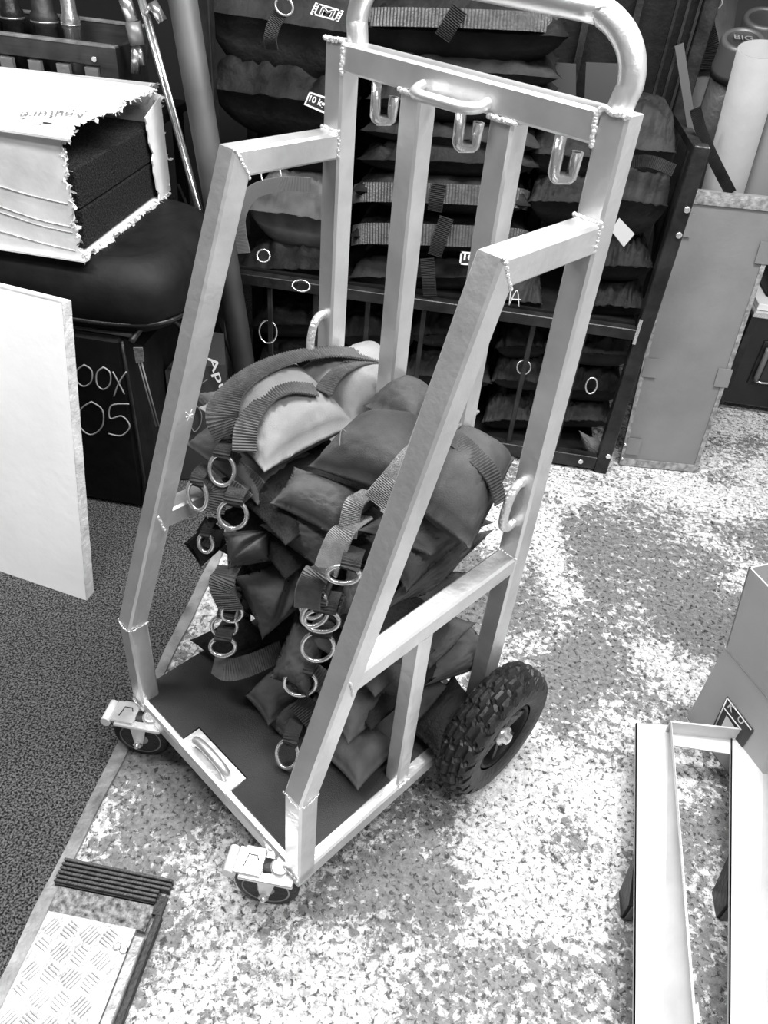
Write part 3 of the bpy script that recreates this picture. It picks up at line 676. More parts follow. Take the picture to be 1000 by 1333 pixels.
# chalk AM on black bag
q0 = ab(648, 395, 1.31); b = MB()
strokes_mb(GM, q0, V((.035, 0, 0)), V((0, .01, .045)), .0018, b); strokes_mb(GA, q0+V((.035, 0, 0)), V((.03, 0, 0)), V((0, .01, .045)), .0018, b)
b.build('chalk_letters', CHALK, am)
# duffel strap with buckle
strap_mb([ab(366, 16, 1.28), ab(357, 32, 1.27), ab(352, 50, 1.275), ab(354, 64, 1.30)], .034, (1, .0, .1), rib=.004).build('strap', WEBB, duf)
ring_mb(ab(370, 8, 1.275), (.022, 0, -.006), (.004, .004, .018), .003).build('buckle', STEEL, duf)
# grey bag strap
strap_mb([ab(318, 330, 1.30), ab(312, 300, 1.30), ab(313, 276, 1.30), ab(330, 250, 1.30), ab(365, 240, 1.29), ab(405, 241, 1.30)], .040, [V((1, 0, .2)), V((1, 0, 0)), V((1, 0, -.4)), V((.5, 0, -1)), V((.1, 0, -1)), V((.0, 0, -1))], rib=.003).build('strap', mat('grey_webbing', .15, .7), gl)
# white tag
MB().slab([ab(795, 300, 1.31), ab(812, 322, 1.31), ab(826, 305, 1.31), ab(806, 284, 1.31)], (0, -.003, .002)).build('fabric_tag', mat('tag', .45, .8), ft)
strap_mb([ab(808, 212, 1.315), ab(845, 210, 1.31), ab(878, 222, 1.33)], .03, (0, .2, 1)).build('strap', RBAG2, ft)
# dark display panels at the top right of rack
for i, (x0, x1) in enumerate(((716, 748), (760, 812))):
    o = MB().slab([ab(x0, 148, 1.70), ab(x1+2, 152, 1.70), ab(x1+2, 84, 1.70), ab(x0+3, 82, 1.70)], (0, .015, 0)).build('divider_sheet', mat('dark_grey_panel', .05, .5))
    o['label'] = ('narrow' if i == 0 else 'wide')+' dark grey panel standing at the back of the rack inside the handle'; o['category'] = 'panel'; o['group'] = 'panels at the back of the rack'

# ================================================================== RIGHT BACKGROUND
pn = thing('metal_sheet', 'grey sheet metal panel leaning against the right side of the rack', 'panel', (1.28, 1.40, 0))
pb = [ab(806, 603, 1.300), ab(905, 614, 1.300)]
p0 = V((1.105, 1.295, .004)); 
pl = [az(806, 604, .004), az(906, 614, .004)]
dU = (pl[1]-pl[0]); topL = ab(889, 246, pl[0].y+.05); dW = topL-pl[0]
def pp(u, v_, d=0): return pl[0]+dU*u+dW*v_+V((0, -1, .05))*d
MB().slab([pp(0, 0), pp(1, 0), pp(1.10, 1), pp(0, 1)], (0, .018, 0)).build('sheet', GPAN, pn)
for (u0, v0, u1, v1) in ((0, 0, .985, .03), (0, .962, 1.10, 1)): MB().slab([pp(u0, v0, .001), pp(u1, v0, .001), pp(u1, v1, .001), pp(u0, v1, .001)], (0, -.004, 0)).build('edge_strip', GPANE, pn)
MB().slab([pp(0, .0, .001), pp(.05, .0, .001), pp(.05, 1, .001), pp(0, 1, .001)], (0, -.003, 0)).build('edge_strip', GPANE, pn)
MB().slab([pp(.95, .0, .001), pp(1.0, .0, .001), pp(1.10, 1, .001), pp(1.05, 1, .001)], (0, -.003, 0)).build('edge_strip', GPANE, pn)
for (u, v_) in ((.02, .86), (.02, .37), (.90, .36), (.04, .05), (.95, .80)):
    MB().slab([pp(u, v_, .004), pp(u+.17, v_, .004), pp(u+.17, v_+.07, .004), pp(u, v_+.07, .004)], (0, -.002, 0)).build('tab', GPAN, pn)
for v_ in (.03, .09, .97): MB().lathe([(.006, 0), (.004, .004)], pp(.02, v_, .005), (0, -1, 0), 10).build('rivet', STEEL, pn)
def tubeobj(name, label, cat_, top_, bot, r, m, cap=None, hollow=False, group=None):
    top_ = V(top_); bot = V(bot); d = (top_-bot).normalized(); L = (top_-bot).length
    o = thing(name, label, cat_, tuple(bot), 0, group)
    prof = [(r, 0), (r, L)]
    if hollow: prof = [(r-.006, 0), (r, .001), (r, L), (r-.006, L), (r-.006, L-.4)]
    MB().lathe(prof, bot, d, 32).build('tube_body', m, o)
    if cap:
        MB().lathe([(r*1.08, L-.10), (r*1.10, L-.08), (r*1.10, L-.075), (r*1.06, L-.07), (r*1.06, L-.005), (r*1.0, L+.004), (r*.82, L+.004), (r*.80, L)], bot, d, 32).build('cap', cap, o)
    return o
def down(x, y, b, x2, y2, b2):   # axis through two pixels continued to the floor
    p = ab(x, y, b); q = ab(x2, y2, b2); d = q-p; return p, p+d*((.01-p.z)/d.z)
t1, b1 = down(992, 64, 1.56, 940, 250, 1.66); b1 = b1+V((0, 0, .04))
tubeobj('cardboard_tube', 'pale cardboard tube with open top standing behind the metal panel', 'tube', t1, b1, .062, TUBE, hollow=True)
t2 = ab(1030, 110, 1.60); tubeobj('cardboard_tube', 'pale cardboard tube cut off by the picture edge behind the open one', 'tube', t2, t2+(b1-t1)*.93, .05, mat('grey_card_tube', .11, .8), hollow=True)
t3, b3 = down(968, 52, 1.74, 902, 245, 1.92); b3 += V((0, 0, .05))
mt = tubeobj('mailing_tube', 'dark plastic tube with screw cap beside the pale tube', 'tube', t3, b3, .058, DTUBE, mat('dark_cap', .06, .4))
d3 = (t3-b3).normalized(); e = d3.cross(V((0, 1, 0))).normalized(); g_ = d3.cross(e)
if g_.y < 0: g_ = -g_
pc = t3+d3*.0065
text_mesh('BIG', pc-V((.028, 0, 0))-g_*.012, V((.052, 0, 0)), g_*.022, mat('cap_print', .16, .5), 'cap_lettering', mt)
t4 = ab(996, 24, 2.0); tubeobj('mailing_tube', 'dark capped tube at the back in the top right corner', 'tube', t4, t4+(b3-t3)*1.0, .06, DTUBE, mat('dark_cap', .06, .4))
t5, b5 = down(925, -30, 2.12, 890, 240, 2.12); b5 += V((0, 0, .05)); tubeobj('fabric_roll', 'dark fabric roll with a black buckled strap', 'roll', t5, b5, .09, mat('dark_roll', .045, .6, 0, (30, .3), (10, .4)))
sr = bpy.context.scene.objects.get('fabric_roll')
strap_mb([ab(918, 12, 2.01), ab(922, 40, 2.01), ab(926, 60, 2.01), ab(922, 90, 2.01)], .045, (1, 0, 0)).build('roll_strap', BLK, sr)
MB().tube([ab(912, 34, 1.995), ab(930, 32, 1.995)], .006, 8).build('buckle', BLKG, sr)
ring_mb(ab(931, 4, 2.0), (.02, 0, 0), (0, 0, .016), .003).build('steel_ring', STEEL, sr)
ls = strap_mb([ab(905, 140, 1.50), ab(913, 170, 1.49), ab(928, 205, 1.48), ab(952, 252, 1.47)], .030, (1, 0, .5), rib=.003).build('strap', BLKG); ls['label'] = 'dark strap running down across the foot of the pale cardboard tube'; ls['category'] = 'strap'
# strut and frame at the top right of the rack
MB().sq([ab(884, 58, 1.60), ab(904, 190, 1.60)], .024, (1, 0, 0), .006, .001).build('diagonal_strut', mat('strut_grey', .11, .4, .3), rk)
for z in (1.03,): MB().box((1.06, 1.34, z), (1.09, 1.80, z+.02)).build('side_rail', BLKG, rk)
for x in (.98, 1.01, 1.04): MB().box((x-.004, 1.73, .6), (x+.004, 1.745, 1.5)).build('side_bar', BLKG, rk)
# black flight case at right with recessed handle
fc = thing('flight_case', 'black flight case with recessed spring handle standing at the far right', 'case', (1.95, 2.1, 0))
MB().box((1.57, 1.915, .03), (2.35, 2.35, .40), None, .008).build('body', mat('flight_case_black', .010, .35, 0, (60, .1), (10, .3)), fc)
MB().box((1.565, 1.905, .395), (2.36, 2.36, .415), None, .003).build('lid_edge', STEEL, fc)
MB().box((1.565, 1.906, .03), (1.59, 1.93, .40)).build('corner_trim', BLKG, fc)
dc = V((1.74, 1.913, .22)); 
MB().box((1.645, 1.908, .13), (1.85, 1.914, .31), None, .002).build('handle_dish', BLKG, fc)
MB().box((1.685, 1.906, .15), (1.835, 1.9085, .29)).build('dish_recess', INK, fc)
MB().tube([(1.665, 1.898, .155), (1.665, 1.892, .17), (1.665, 1.892, .275), (1.665, 1.898, .29)], .010, 10).build('handle_grip', mat('grip', .12, .4), fc)
MB().tube([(1.665, 1.90, .15), (1.69, 1.895, .148), (1.745, 1.90, .148)], .004, 8).build('handle_wire', STEEL, fc)
for x in (1.65, 2.2): MB().lathe([(.02, 0), (.022, .03)], (x, 2.0, .0), (0, 0, 1), 16).build('foot', BLK, fc)
# whitish things on the case
o = MB().box((1.58, 1.93, .416), (2.3, 2.3, .44), None, .002).build('white_tray', mat('tray_white', .7, .5)); o['label'] = 'white tray lying on top of the black flight case'; o['category'] = 'tray'
o = MB().box((1.62, 2.0, .441), (2.2, 2.25, .52), None, .01).build('black_pouch', BLK); o['label'] = 'black soft pouch on the white tray at the right edge'; o['category'] = 'pouch'

# ================================================================== LEFT SIDE
# leaning grey pole
pt, pbm = down(238, 0, 1.22, 318, 480, 1.20)
po = tubeobj('grey_pole', 'thick dark grey pole leaning in front of the left end of the rack', 'pole', pt+(pt-pbm)*.3, pbm, .036, POLE)
# foam board
fbd = thing('foam_board', 'large white foam board leaning upright at the left edge', 'board', (-.46, .38, 0))
c0 = V((-.326, .351, .004)); du = V((-.267, .048, 0)).normalized(); ctr_ = ab(80, 393, .60)
dw = (ctr_-c0)
vs_f = [c0, c0+du*.62, c0+du*.62+dw, c0+dw]
nb = du.cross(dw).normalized(); nb = nb if nb.y > 0 else -nb
b = MB(); n_ = 24; th_ = nb*.032
for i in range(1): b.slab(vs_f, th_)
b.build('board_face', WHITE, fbd)
es = MB(); 
for k in range(24):
    t0, t1_ = k/24, (k+1)/24; j = .0012*random.random()
    es.slab([c0+dw*t0-du*j, c0+dw*t1_-du*j, c0+dw*t1_+th_-du*j, c0+dw*t0+th_-du*j], -du*.0012)
es.build('edge_tape', mat('board_edge', .55, .7, 0, (60, .4), (30, .2)), fbd)
MB().slab([c0+dw*.995, c0+du*.62+dw*.995, c0+du*.62+dw*1.003, c0+dw*1.003], th_*1.02).build('top_edge', CARD, fbd)
# black case with chalk lettering
cs = thing('equipment_case', 'black fabric case with chalk letters behind the white foam board', 'case', (-.5, .95, 0))
MB().box((-.72, .745, .005), (-.325, 1.25, .565), None, .012).build('body', CASEB, cs)
sd_ = MB(); 
sd_.hexa([(-.325, .76, .01), (-.325, 1.25, .01), (-.325, 1.25, .56), (-.325, .76, .56)], [(-.295, .79, .03), (-.295, 1.23, .03), (-.290, 1.23, .53), (-.290, .79, .53)]); sd_.build('side_pocket', CASEB, cs)
MB().box((-.70, .76, .564), (-.30, 1.27, .574), None, .004).build('lid', CASEG, cs)
MB().tube([(-.325, .748, .56), (-.322, .748, .4), (-.318, .748, .12), (-.33, .748, .03)], .005, 8).build('piping', BLKG, cs)
for dx in (-.006, .006): MB().tube([ab(178+dx*300, 455, .735), ab(190+dx*300, 500, .735), ab(205+dx*300, 555, .735)], .0022, 6).build('zip_line', mat('zip_grey', .2, .4), cs)
MB().slab([ab(174, 452, .733), ab(178, 472, .733), ab(188, 470, .733), ab(186, 452, .733)], (0, -.004, 0)).build('zip_puller', CASEG, cs)
MB().tube(cat([ab(170, 446, .74), (-.27, .80, .60), (-.235, .86, .585), (-.225, .9, .53), (-.24, .9, .44)], 5), .008, 8).build('carry_handle', BLKG, cs)
b = MB()
def glyph(g, x0, y0, x1, y1, bb, r=.0022, sk=0):
    p = ab(x0, y1, bb); U = ab(x1, y1, bb)-p; W_ = ab(x0+sk, y0, bb)-p; strokes_mb(g, p, U, W_, r, b)
yy = .738
glyph([[(.9, 1), (.3, .7), (.1, .3), (.4, 0), (.9, .2), (.6, .5), (.1, .35)]], 72, 476, 96, 506, yy)
glyph(G0, 98, 475, 121, 503, yy); glyph(G0, 124, 478, 145, 507, yy); glyph(GX, 145, 484, 162, 513, yy, sk=2)
glyph(G0, 101, 523, 136, 566, yy); glyph(G5, 138, 526, 172, 567, yy)
b.build('chalk_letters', mat('case_chalk', .30, .8), cs)
# 5 on the grey lid
b = MB(); q0 = az(219, 389, .5755); strokes_mb(G5, q0, az(240, 386, .5755)-q0, az(226, 364, .5755)-q0, .0022, b); b.build('chalk_number', CHALK, cs)
o_ = MB().slab([az(215, 396, .576), az(233, 406, .576), az(238, 396, .576), az(222, 388, .576)], (0, 0, .002)).build('small_label', INK, cs)
b = MB(); q0 = az(219, 401, .579); strokes_mb([[(0, 1), (.4, 0), (1, 1)]], q0, V((.02, 0, 0)), V((0, .018, 0)), .0014, b); b.build('label_tick', CHALKD, o_)
# second box with vertical lettering
bx = thing('equipment_box', 'dark box with slanted white brand lettering behind the left post', 'box', (-.30, 1.05, 0))
e0 = ab(283, 440, 1.05); e1 = ab(318, 560, 1.0)
MB().hexa([(-.285, .90, .01), (-.12, .98, .01), (-.20, 1.17, .01), (-.285, 1.17, .01)], [(-.285, .90, .40), (-.135, .985, .40), (-.20, 1.17, .40), (-.285, 1.17, .40)]).build('body', mat('box_dark', .028, .6), bx)
P_ = lambda x, y: PLN(x, y)
nP = (V((-.12, .98, .2))-V((-.285, .90, .2))).cross(V((0, 0, 1))).normalized(); pP = V((-.285, .90, .2))
def PLN(x, y):
    d = ray(x, y); return CAM+d*((pP-CAM).dot(nP)/d.dot(nP))
q0 = PLN(267, 468); 
text_mesh('Aputure', PLN(266, 466), PLN(303, 560)-PLN(266, 466), PLN(280, 461)-PLN(266, 466), WPRINT, 'lettering', bx, bold=.01, thick=.002)
b = MB(); strokes_mb([[(.5, 1), (.1, .6), (.15, .2), (.5, 0), (.9, .3), (.9, .7), (.5, 1)]], PLN(246, 562), PLN(262, 562)-PLN(246, 562), PLN(248, 528)-PLN(246, 562), .002, b)
strokes_mb([[(1, 1), (0, .6), (.2, 0)]], PLN(259, 510), PLN(268, 508)-PLN(259, 510), PLN(261, 496)-PLN(259, 510), .0015, b); b.build('chalk_mark', CHALKD, bx)
# black bag on the case
bg = thing('holdall', 'black holdall squashed between the torn box and the black case', 'bag', (-.5, 1.0, .575))
b = MB(); n1, n2 = 40, 14; vs = []
for i in range(n1):
    a = i*2*math.pi/n1; ca, sa = math.cos(a), math.sin(a)
    ex = math.copysign(abs(ca)**.5, ca)*.33; ey = math.copysign(abs(sa)**.5, sa)*.29
    for k in range(n2):
        t_ = k/(n2-1); z = .578+.188*t_; bul = 1-.16*abs(2*t_-.9)**2.4+.02*noise.noise(V((ca*2, sa*2, t_*3)))
        vs.append((-.50+ex*bul, 1.01+ey*bul, z))
b.add(vs, [(i*n2+k, ((i+1) % n1)*n2+k, ((i+1) % n1)*n2+k+1, i*n2+k+1) for i in range(n1) for k in range(n2-1)], True)
b.f.append(tuple(i*n2+n2-1 for i in range(n1))); b.sm.append(False); b.f.append(tuple(i*n2 for i in range(n1))[::-1]); b.sm.append(False)
b.build('body', CASEB, bg)
loopp = []
for i in range(n1):
    a = i*2*math.pi/n1; ca, sa = math.cos(a), math.sin(a); loopp.append((-.50+math.copysign(abs(ca)**.5, ca)*.318, 1.01+math.copysign(abs(sa)**.5, sa)*.278, .61))
MB().tube(loopp, .006, 6, True).build('piping', BLKG, bg)

# torn cardboard box with foam
cb = thing('cardboard_box', 'torn white cardboard box open at its right end on the black holdall', 'box', (-.7, 1.0, .77))
z0, z1 = .772, 1.042; x0, x1, y0, y1 = -1.02, -.392, .735, 1.30
def ragged(p, q, amp, n=26, sd=0, dirv=(0, 0, 1)):
    p = V(p); q = V(q); return [p.lerp(q, i/n)+V(dirv)*amp*noise.noise(V((i*.55, sd, 0))) for i in range(n+1)]
def sheet(poly_a, poly_b, tv, name, m):     # strip between two point lists
    n = len(poly_a); b = MB(); b.add([V(p) for p in poly_a]+[V(p) for p in poly_b]+[V(p)+V(tv) for p in poly_a]+[V(p)+V(tv) for p in poly_b],
        [(i, i+1, n+i+1, n+i) for i in range(n-1)]+[(2*n+i, 3*n+i, 3*n+i+1, 2*n+i+1) for i in range(n-1)]+[(i, 2*n+i, 2*n+i+1, i+1) for i in range(n-1)]+[(n+i, n+i+1, 3*n+i+1, 3*n+i) for i in range(n-1)]+[(0, n, 3*n, 2*n), (n-1, 3*n-1, 4*n-1, 2*n-1)])
    return b.build(name, m, cb)
# front, left, back, bottom walls
sheet(ragged((x1, y0, z0), (x1, y0, z1), .022, 26, 1, (1, 0, 0)), [V((x0, y0, z0)).lerp(V((x0, y0, z1)), i/26) for i in range(27)], (0, .005, 0), 'front_wall', CARD)
sheet(ragged((x1-.015, y1, z0), (x1-.01, y1, z1+.01), .05, 26, 2, (1, 0, 0)), [V((x0, y1, z0)).lerp(V((x0, y1, z1)), i/26) for i in range(27)], (0, .005, 0), 'back_wall', CARD)
MB().box((x0-.004, y0, z0), (x0, y1, z1)).build('left_wall', CARD, cb)
sheet(ragged((x1+.012, y0-.01, z0), (x1+.012, y1-.02, z0), .024, 30, 3, (1, 0, 0)), [V((x0, y0, z0)).lerp(V((x0, y1, z0)), i/30) for i in range(31)], (0, 0, -.005), 'bottom_flap', CARD)
edge = [V((x1+.028, y0-.02, z1)), V((x1-.01, y0+.10, z1+.004)), V((x1+.03, y0+.22, z1+.012)), V((x1-.005, y0+.34, z1+.004)), V((x1+.01, y0+.5, z1+.004)), V((x1-.04, y1-.02, z1))]
ce = cat(edge, 8); ce = [p+V((.02*noise.noise(V((i*1.1, 7, 0))), 0, .008*noise.noise(V((i*.8, 3, 2))))) for i, p in enumerate(ce)]
nE = len(ce); sheet(ce, [V((x0, y0, z1)).lerp(V((x0, y1, z1)), i/(nE-1)) for i in range(nE)], (0, 0, .005), 'top_flap', CARD)
# torn paper fringe along edges
def fringe(P, r, sd, name='torn_edge'):
    b = MB(); rnd = random.Random(sd)
    for i in range(len(P)-1):
        for k in range(3):
            p = V(P[i]).lerp(V(P[i+1]), rnd.random()); s1 = V((rnd.uniform(-1, 1), rnd.uniform(-1, 1), rnd.uniform(-1, 1)))*r; s2 = V((rnd.uniform(-1, 1), rnd.uniform(-1, 1), rnd.uniform(-1, 1)))*r*1.4
            b.add([p, p+s1, p+s1+s2, p+s2, p+V((0, 0, .001)), p+s1+V((0, 0, .001)), p+s1+s2+V((0, 0, .001)), p+s2+V((0, 0, .001))], [(0, 1, 2, 3), (4, 7, 6, 5), (0, 4, 5, 1), (1, 5, 6, 2), (2, 6, 7, 3), (3, 7, 4, 0)])
    o = b.build(name, CARDT, cb); o['kind'] = 'stuff'; return o
fringe(ce, .006, 1); fringe(ragged((x1, y0, z0), (x1, y0, z1), .022, 26, 1, (1, 0, 0)), .006, 2)
fringe(ragged((x1+.012, y0-.01, z0), (x1+.012, y1-.02, z0), .024, 30, 3, (1, 0, 0)), .006, 3); fringe(ragged((x1-.01, y1, z0), (x1-.01, y1, z1+.01), .05, 26, 2, (1, 0, 0)), .008, 4)
sheet(ragged((x1+.01, y1-.10, z0), (x1+.005, y1-.12, z1-.05), .02, 14, 5, (0, 1, 0)), [V((x1+.006, y1-.0, z0)).lerp(V((x1-.0, y1-.0, z1-.02)), i/14) for i in range(15)], (-.004, 0, 0), 'side_flap', CARD)
# faint upside-down lettering on top
text_mesh('Aputure', az(116, 141, z1+.013), az(30, 143, z1+.013)-az(116, 141, z1+.013), az(112, 153, z1+.013)-az(116, 141, z1+.013), mat('faded_print', .16, .8), 'faded_lettering', cb)
# hand-hole rips
for (x, y) in ((48, 163), (62, 160)): MB().lathe([(.012, 0), (.010, .0008)], az(x, y, z1+.0065), (0, 0, 1), 9).build('punched_hole', INK, cb)
# creases across the torn front wall
b = MB()
for k in range(4):
    zz = z0+.03+k*.034+.012*math.sin(k*2.3); b.tube(cat([(x0+.3, y0-.001, zz+.02), (x0+.42, y0-.002, zz+.012+.006*math.sin(k)), (x0+.53, y0-.001, zz-.004), (x1-.01, y0-.001, zz-.012)], 5), .0016, 5)
b.build('creased_paper', CARDT, cb)
for i, (za, zb) in enumerate(((.778, .868), (.870, .962))):
    f = MB().box((-.90, .785+i*.0, za), (-.400+.0, 1.26, zb), None, .004).build('foam_slab', FOAM); f['label'] = ('lower' if i == 0 else 'upper')+' black foam slab packed inside the torn white box'; f['category'] = 'foam'; f['group'] = 'foam slabs in the box'
# shelf and crate behind
sh = thing('shelf_unit', 'black shelf holding the dark wooden crate behind the torn box', 'shelf', (-.95, 1.5, 0))
for a, b_ in ((-1.55, 1.40), (-1.55, 1.68), (-.50, 1.40), (-.50, 1.68)): MB().box((a-.015, b_-.015, 0), (a+.015, b_+.015, .90)).build('shelf_leg', BLK, sh)
MB().box((-1.58, 1.38, .90), (-.47, 1.70, .93), None, .003).build('shelf_top', BLK, sh)
cr = thing('wooden_crate', 'dark painted wooden tray full of fittings at the top left', 'crate', (-.95, 1.48, .93))
zf = ab(142, 60, 1.40).z; zb_ = ab(75, 20, 1.61).z; xr = ab(142, 52, 1.40).x
for nm_, lo, hi in (('front_board', (-1.5, 1.39, zf-.052), (xr+.02, 1.41, zf)), ('back_board', (-1.5, 1.60, zb_-.085), (xr+.02, 1.62, zb_)), ('end_board', (xr, 1.41, zf-.17), (xr+.02, 1.60, zf))):
    MB().box(lo, hi, None, .002).build(nm_, CRATE, cr)
for lo, hi in (((-1.5, 1.388, zf-.004), (xr+.02, 1.412, zf+.003)), ((-1.5, 1.598, zb_-.004), (xr+.02, 1.622, zb_+.003))): MB().box(lo, hi, None, .001).build('worn_edge', CRATET, cr)
MB().box((xr-.03, 1.386, zf-.20), (xr+.022, 1.412, zf-.003)).build('corner_plate', CRATE, cr)
MB().box((-1.5, 1.40, .932), (xr, 1.61, .945)).build('crate_floor', CRATE, cr)
MB().lathe([(.008, 0), (.007, .004)], (xr-.045, 1.388, zf-.035), (0, -1, 0), 14).build('screw', STEEL, cr)
# steel brackets peeping under the front board
for i in range(7):
    x = xr-.05-i*.085
    o = MB().hexa([(x-.02, 1.375, zf-.16), (x+.02, 1.37, zf-.16), (x+.02, 1.385, zf-.16), (x-.02, 1.385, zf-.16)], [(x-.022, 1.375, zf-.055), (x+.016, 1.375, zf-.055), (x+.016, 1.388, zf-.055), (x-.022, 1.388, zf-.055)]).box((x-.03, 1.35, zf-.125), (x-.012, 1.374, zf-.11)).build('steel_clip', STEEL)
    o['label'] = 'shiny steel clip under the crate board, '+('rightmost', 'second from the right', 'third from the right', 'fourth from the right', 'fifth from the right', 'sixth from the right', 'seventh from the right')[i]; o['category'] = 'clip'; o['group'] = 'steel clips under the crate'
# fittings on the crate: collars and cylinders standing
for i, (x, r, m_, lb) in enumerate(((15, .034, GREYR, 'leftmost grey round fitting standing in the crate'), (48, .03, BLKG, 'dark round fitting with a pale band in the crate'), (88, .034, DTUBE, 'tall black cylinder in the crate'), (120, .024, STEEL, 'shiny steel fitting at the right end of the crate'))):
    p = ab(x, 22, 1.66); p.z = .932+.012
    o = thing('round_fitting', lb, 'fitting', tuple(p), 0, 'fittings in the crate'); H = zf+.05-p.z
    p.y = 1.66-.14; MB().lathe([(r, 0), (r, H-.04), (r*1.15, H-.035), (r*1.15, H-.01), (r*.9, H), (r*.85, H+.05), (r*.7, H+.06)], p, n=24).build('body', m_, o)
    MB().lathe([(r*1.17, H-.03), (r*1.17, H-.024)], p, n=24).build('band', STEEL, o)
# chrome stands
cs2 = thing('light_stand', 'folded chrome light stand leaning beside the crate', 'stand', (-.40, 1.36, 0))
def seg(x, y, x2, y2, b, r, nm2, m_=STEEL, par=cs2): return MB().tube([ab(x, y, b), ab(x2, y2, b)], r, 12).build(nm2, m_, par)
seg(160, -10, 173, 28, 1.375, .018, 'collar'); seg(173, 28, 180, 58, 1.375, .022, 'sleeve', mat('sleeve_grey', .3, .4, .5)); seg(180, 58, 186, 85, 1.375, .008, 'inner_tube')
p, q = down(180, -10, 1.37, 208, 92, 1.37); MB().tube([p+(p-q)*.1, q], .0075, 12).build('chrome_rod', STEEL, cs2)
p, q = down(185, -10, 1.375, 213, 92, 1.375); MB().tube([p+(p-q)*.1, q], .005, 12).build('chrome_rod', STEEL, cs2)
seg(198, 3, 212, 28, 1.36, .014, 'clamp_knob'); seg(196, 6, 190, 20, 1.365, .006, 'clamp_screw'); seg(178, 60, 176, 95, 1.38, .014, 'knuckle')
# thin chrome poles between box and grey pole
for i, (xa, ya, xb, yb) in enumerate(((212, 100, 262, 280), (232, 240, 270, 330), (226, 255, 258, 345))):
    p = ab(xa, ya, 1.33); q = ab(xb, yb, 1.30); o = MB().tube([p, p+(q-p)*((.01-p.z)/(q.z-p.z))], .004, 8).build('thin_rod', BLKG if i else STEEL)
    o['label'] = ('bright thin steel rod standing between torn box and grey pole', 'dark thin rod nearest the grey pole foot', 'dark thin rod just right of the torn box')[i]; o['category'] = 'rod'

# ================================================================== RIGHT FOREGROUND
# lower box
zt = .26
A_ = az(943, 843, zt); Bp = az(1012, 925, zt); dirv = (Bp-A_); dirv.z = 0; dirv.normalize(); nrm2 = V((-dirv.y, dirv.x, 0)); nrm2 = nrm2 if nrm2.x > 0 else -nrm2
kb = thing('cardboard_box', 'grey cardboard box with a dark triangular logo under the other box at the right', 'box', (A_.x+.2, A_.y-.1, 0))
q = [A_, A_+dirv*.42, A_+dirv*.42+nrm2*.32, A_+nrm2*.32]
MB().hexa([V((p.x, p.y, .003)) for p in q], q).build('box_body', BOXC, kb)
MB().slab([p+V((0, 0, .0005)) for p in (A_, A_+dirv*.42, A_+dirv*.42+nrm2*.15, A_+nrm2*.15)], (0, 0, .003)).build('lid_flap', mat('pale_cardboard', .62, .8), kb)
def PF(x, y, off=0):
    n = nrm2; d = ray(x, y); return CAM+d*(((A_-n*off)-CAM).dot(n)/d.dot(n))
# logo: dark triangle-topped square with white lines and letters
o = MB().slab([PF(947, 906, .001), PF(926, 950, .001), PF(955, 990, .001), PF(982, 951, .001)], -nrm2*.001).build('logo_patch', mat('logo_dark', .04, .6), kb)
b = MB()
def ln(x, y, x2, y2, r=.0018): b.tube([PF(x, y, .003), PF(x2, y2, .003)], r, 4)
ln(947, 909, 930, 948); ln(947, 909, 978, 950); ln(943, 922, 965, 950)
b.build('logo_lines', WPRINT, o)
MB().add([PF(946, 931, .003), PF(936, 952, .003), PF(960, 952, .003), PF(946, 931, .0032), PF(936, 952, .0032), PF(960, 952, .0032)], [(0, 1, 2), (3, 5, 4), (0, 3, 4, 1), (1, 4, 5, 2), (2, 5, 3, 0)]).build('logo_triangle', WPRINT, o)
for ch, p, u, w_ in (('K', (947, 920), (953, 928), (953, 914)), ('O', (959, 936), (965, 944), (965, 930))):
    P_0 = PF(*p, .003); text_mesh(ch, P_0, PF(*u, .003)-P_0, PF(*w_, .003)-P_0, WPRINT, 'logo_letter', o, bold=.02)
# upper box
zt2 = zt+.225
ub = thing('cardboard_box', 'plain grey cardboard box with open flaps stacked on the logo box', 'box', (A_.x+.25, A_.y, zt+.004))
f0 = az(945, 843, zt+.006); f1 = f0+dirv*.44; t0_ = az(975, 738, zt2)
lift = V((t0_.x-f0.x, t0_.y-f0.y, zt2-zt-.006)); sc_ = 1.; lift2 = lift
qb = [f0, f1, f1+nrm2*.3, f0+nrm2*.3]; qt = [p+lift2 for p in qb]
for i in range(4):
    j = (i+1) % 4; cI = sum(qb, V())/4; inn = ((cI-(qb[i]+qb[j])/2)).normalized()*.004
    MB().slab([qb[i], qb[j], qt[j], qt[i]], inn).build('box_side', BOXC, ub)
MB().slab(qb, (0, 0, .004)).build('box_bottom', BOXC, ub)
# white sheet-metal frame in the lower right
fr = thing('equipment_stand', 'white sheet metal frame with two channel arms lying in the lower right corner', 'frame', (1.15, -.1, 0))
H0 = .10
def member(xo, far_y, nm_='channel_arm'):
    b = MB()
    yb_ = 1333
    Lf = az(828+xo, far_y, H0); Ln = az(825+xo, yb_, H0); dL = (Ln-Lf); Ln = Lf+dL*1.7
    Rf = az(871+xo, far_y+3, H0); Rn = az(862+xo, yb_, H0); Rn = Rf+(Rn-Rf)*1.7
    b.slab([Lf, Ln, Rn, Rf], (0, 0, -.004)); 
    b.slab([Lf, Ln, Ln-V((0, 0, .008)), Lf-V((0, 0, .008))], (.003, 0, 0))
    b.build(nm_, WOODW, fr)
    Tf = az(873+xo, far_y-1, H0+.035); Tn = az(905+xo, yb_, H0+.075); Tn = Tf+(Tn-Tf)*1.7
    MB().slab([Rf, Rn, Tn, Tf], (.003, 0, 0)).build('channel_web', WOODW, fr)
    MB().tube([Tf, Tn], .0022, 6).build('folded_edge', WELD, fr)
    return Lf, Rf, Tf
m1 = member(0, 941); m2 = member(124, 946)
q0 = az(873, 940, H0+.035); q1 = az(1080, 962, H0+.035)
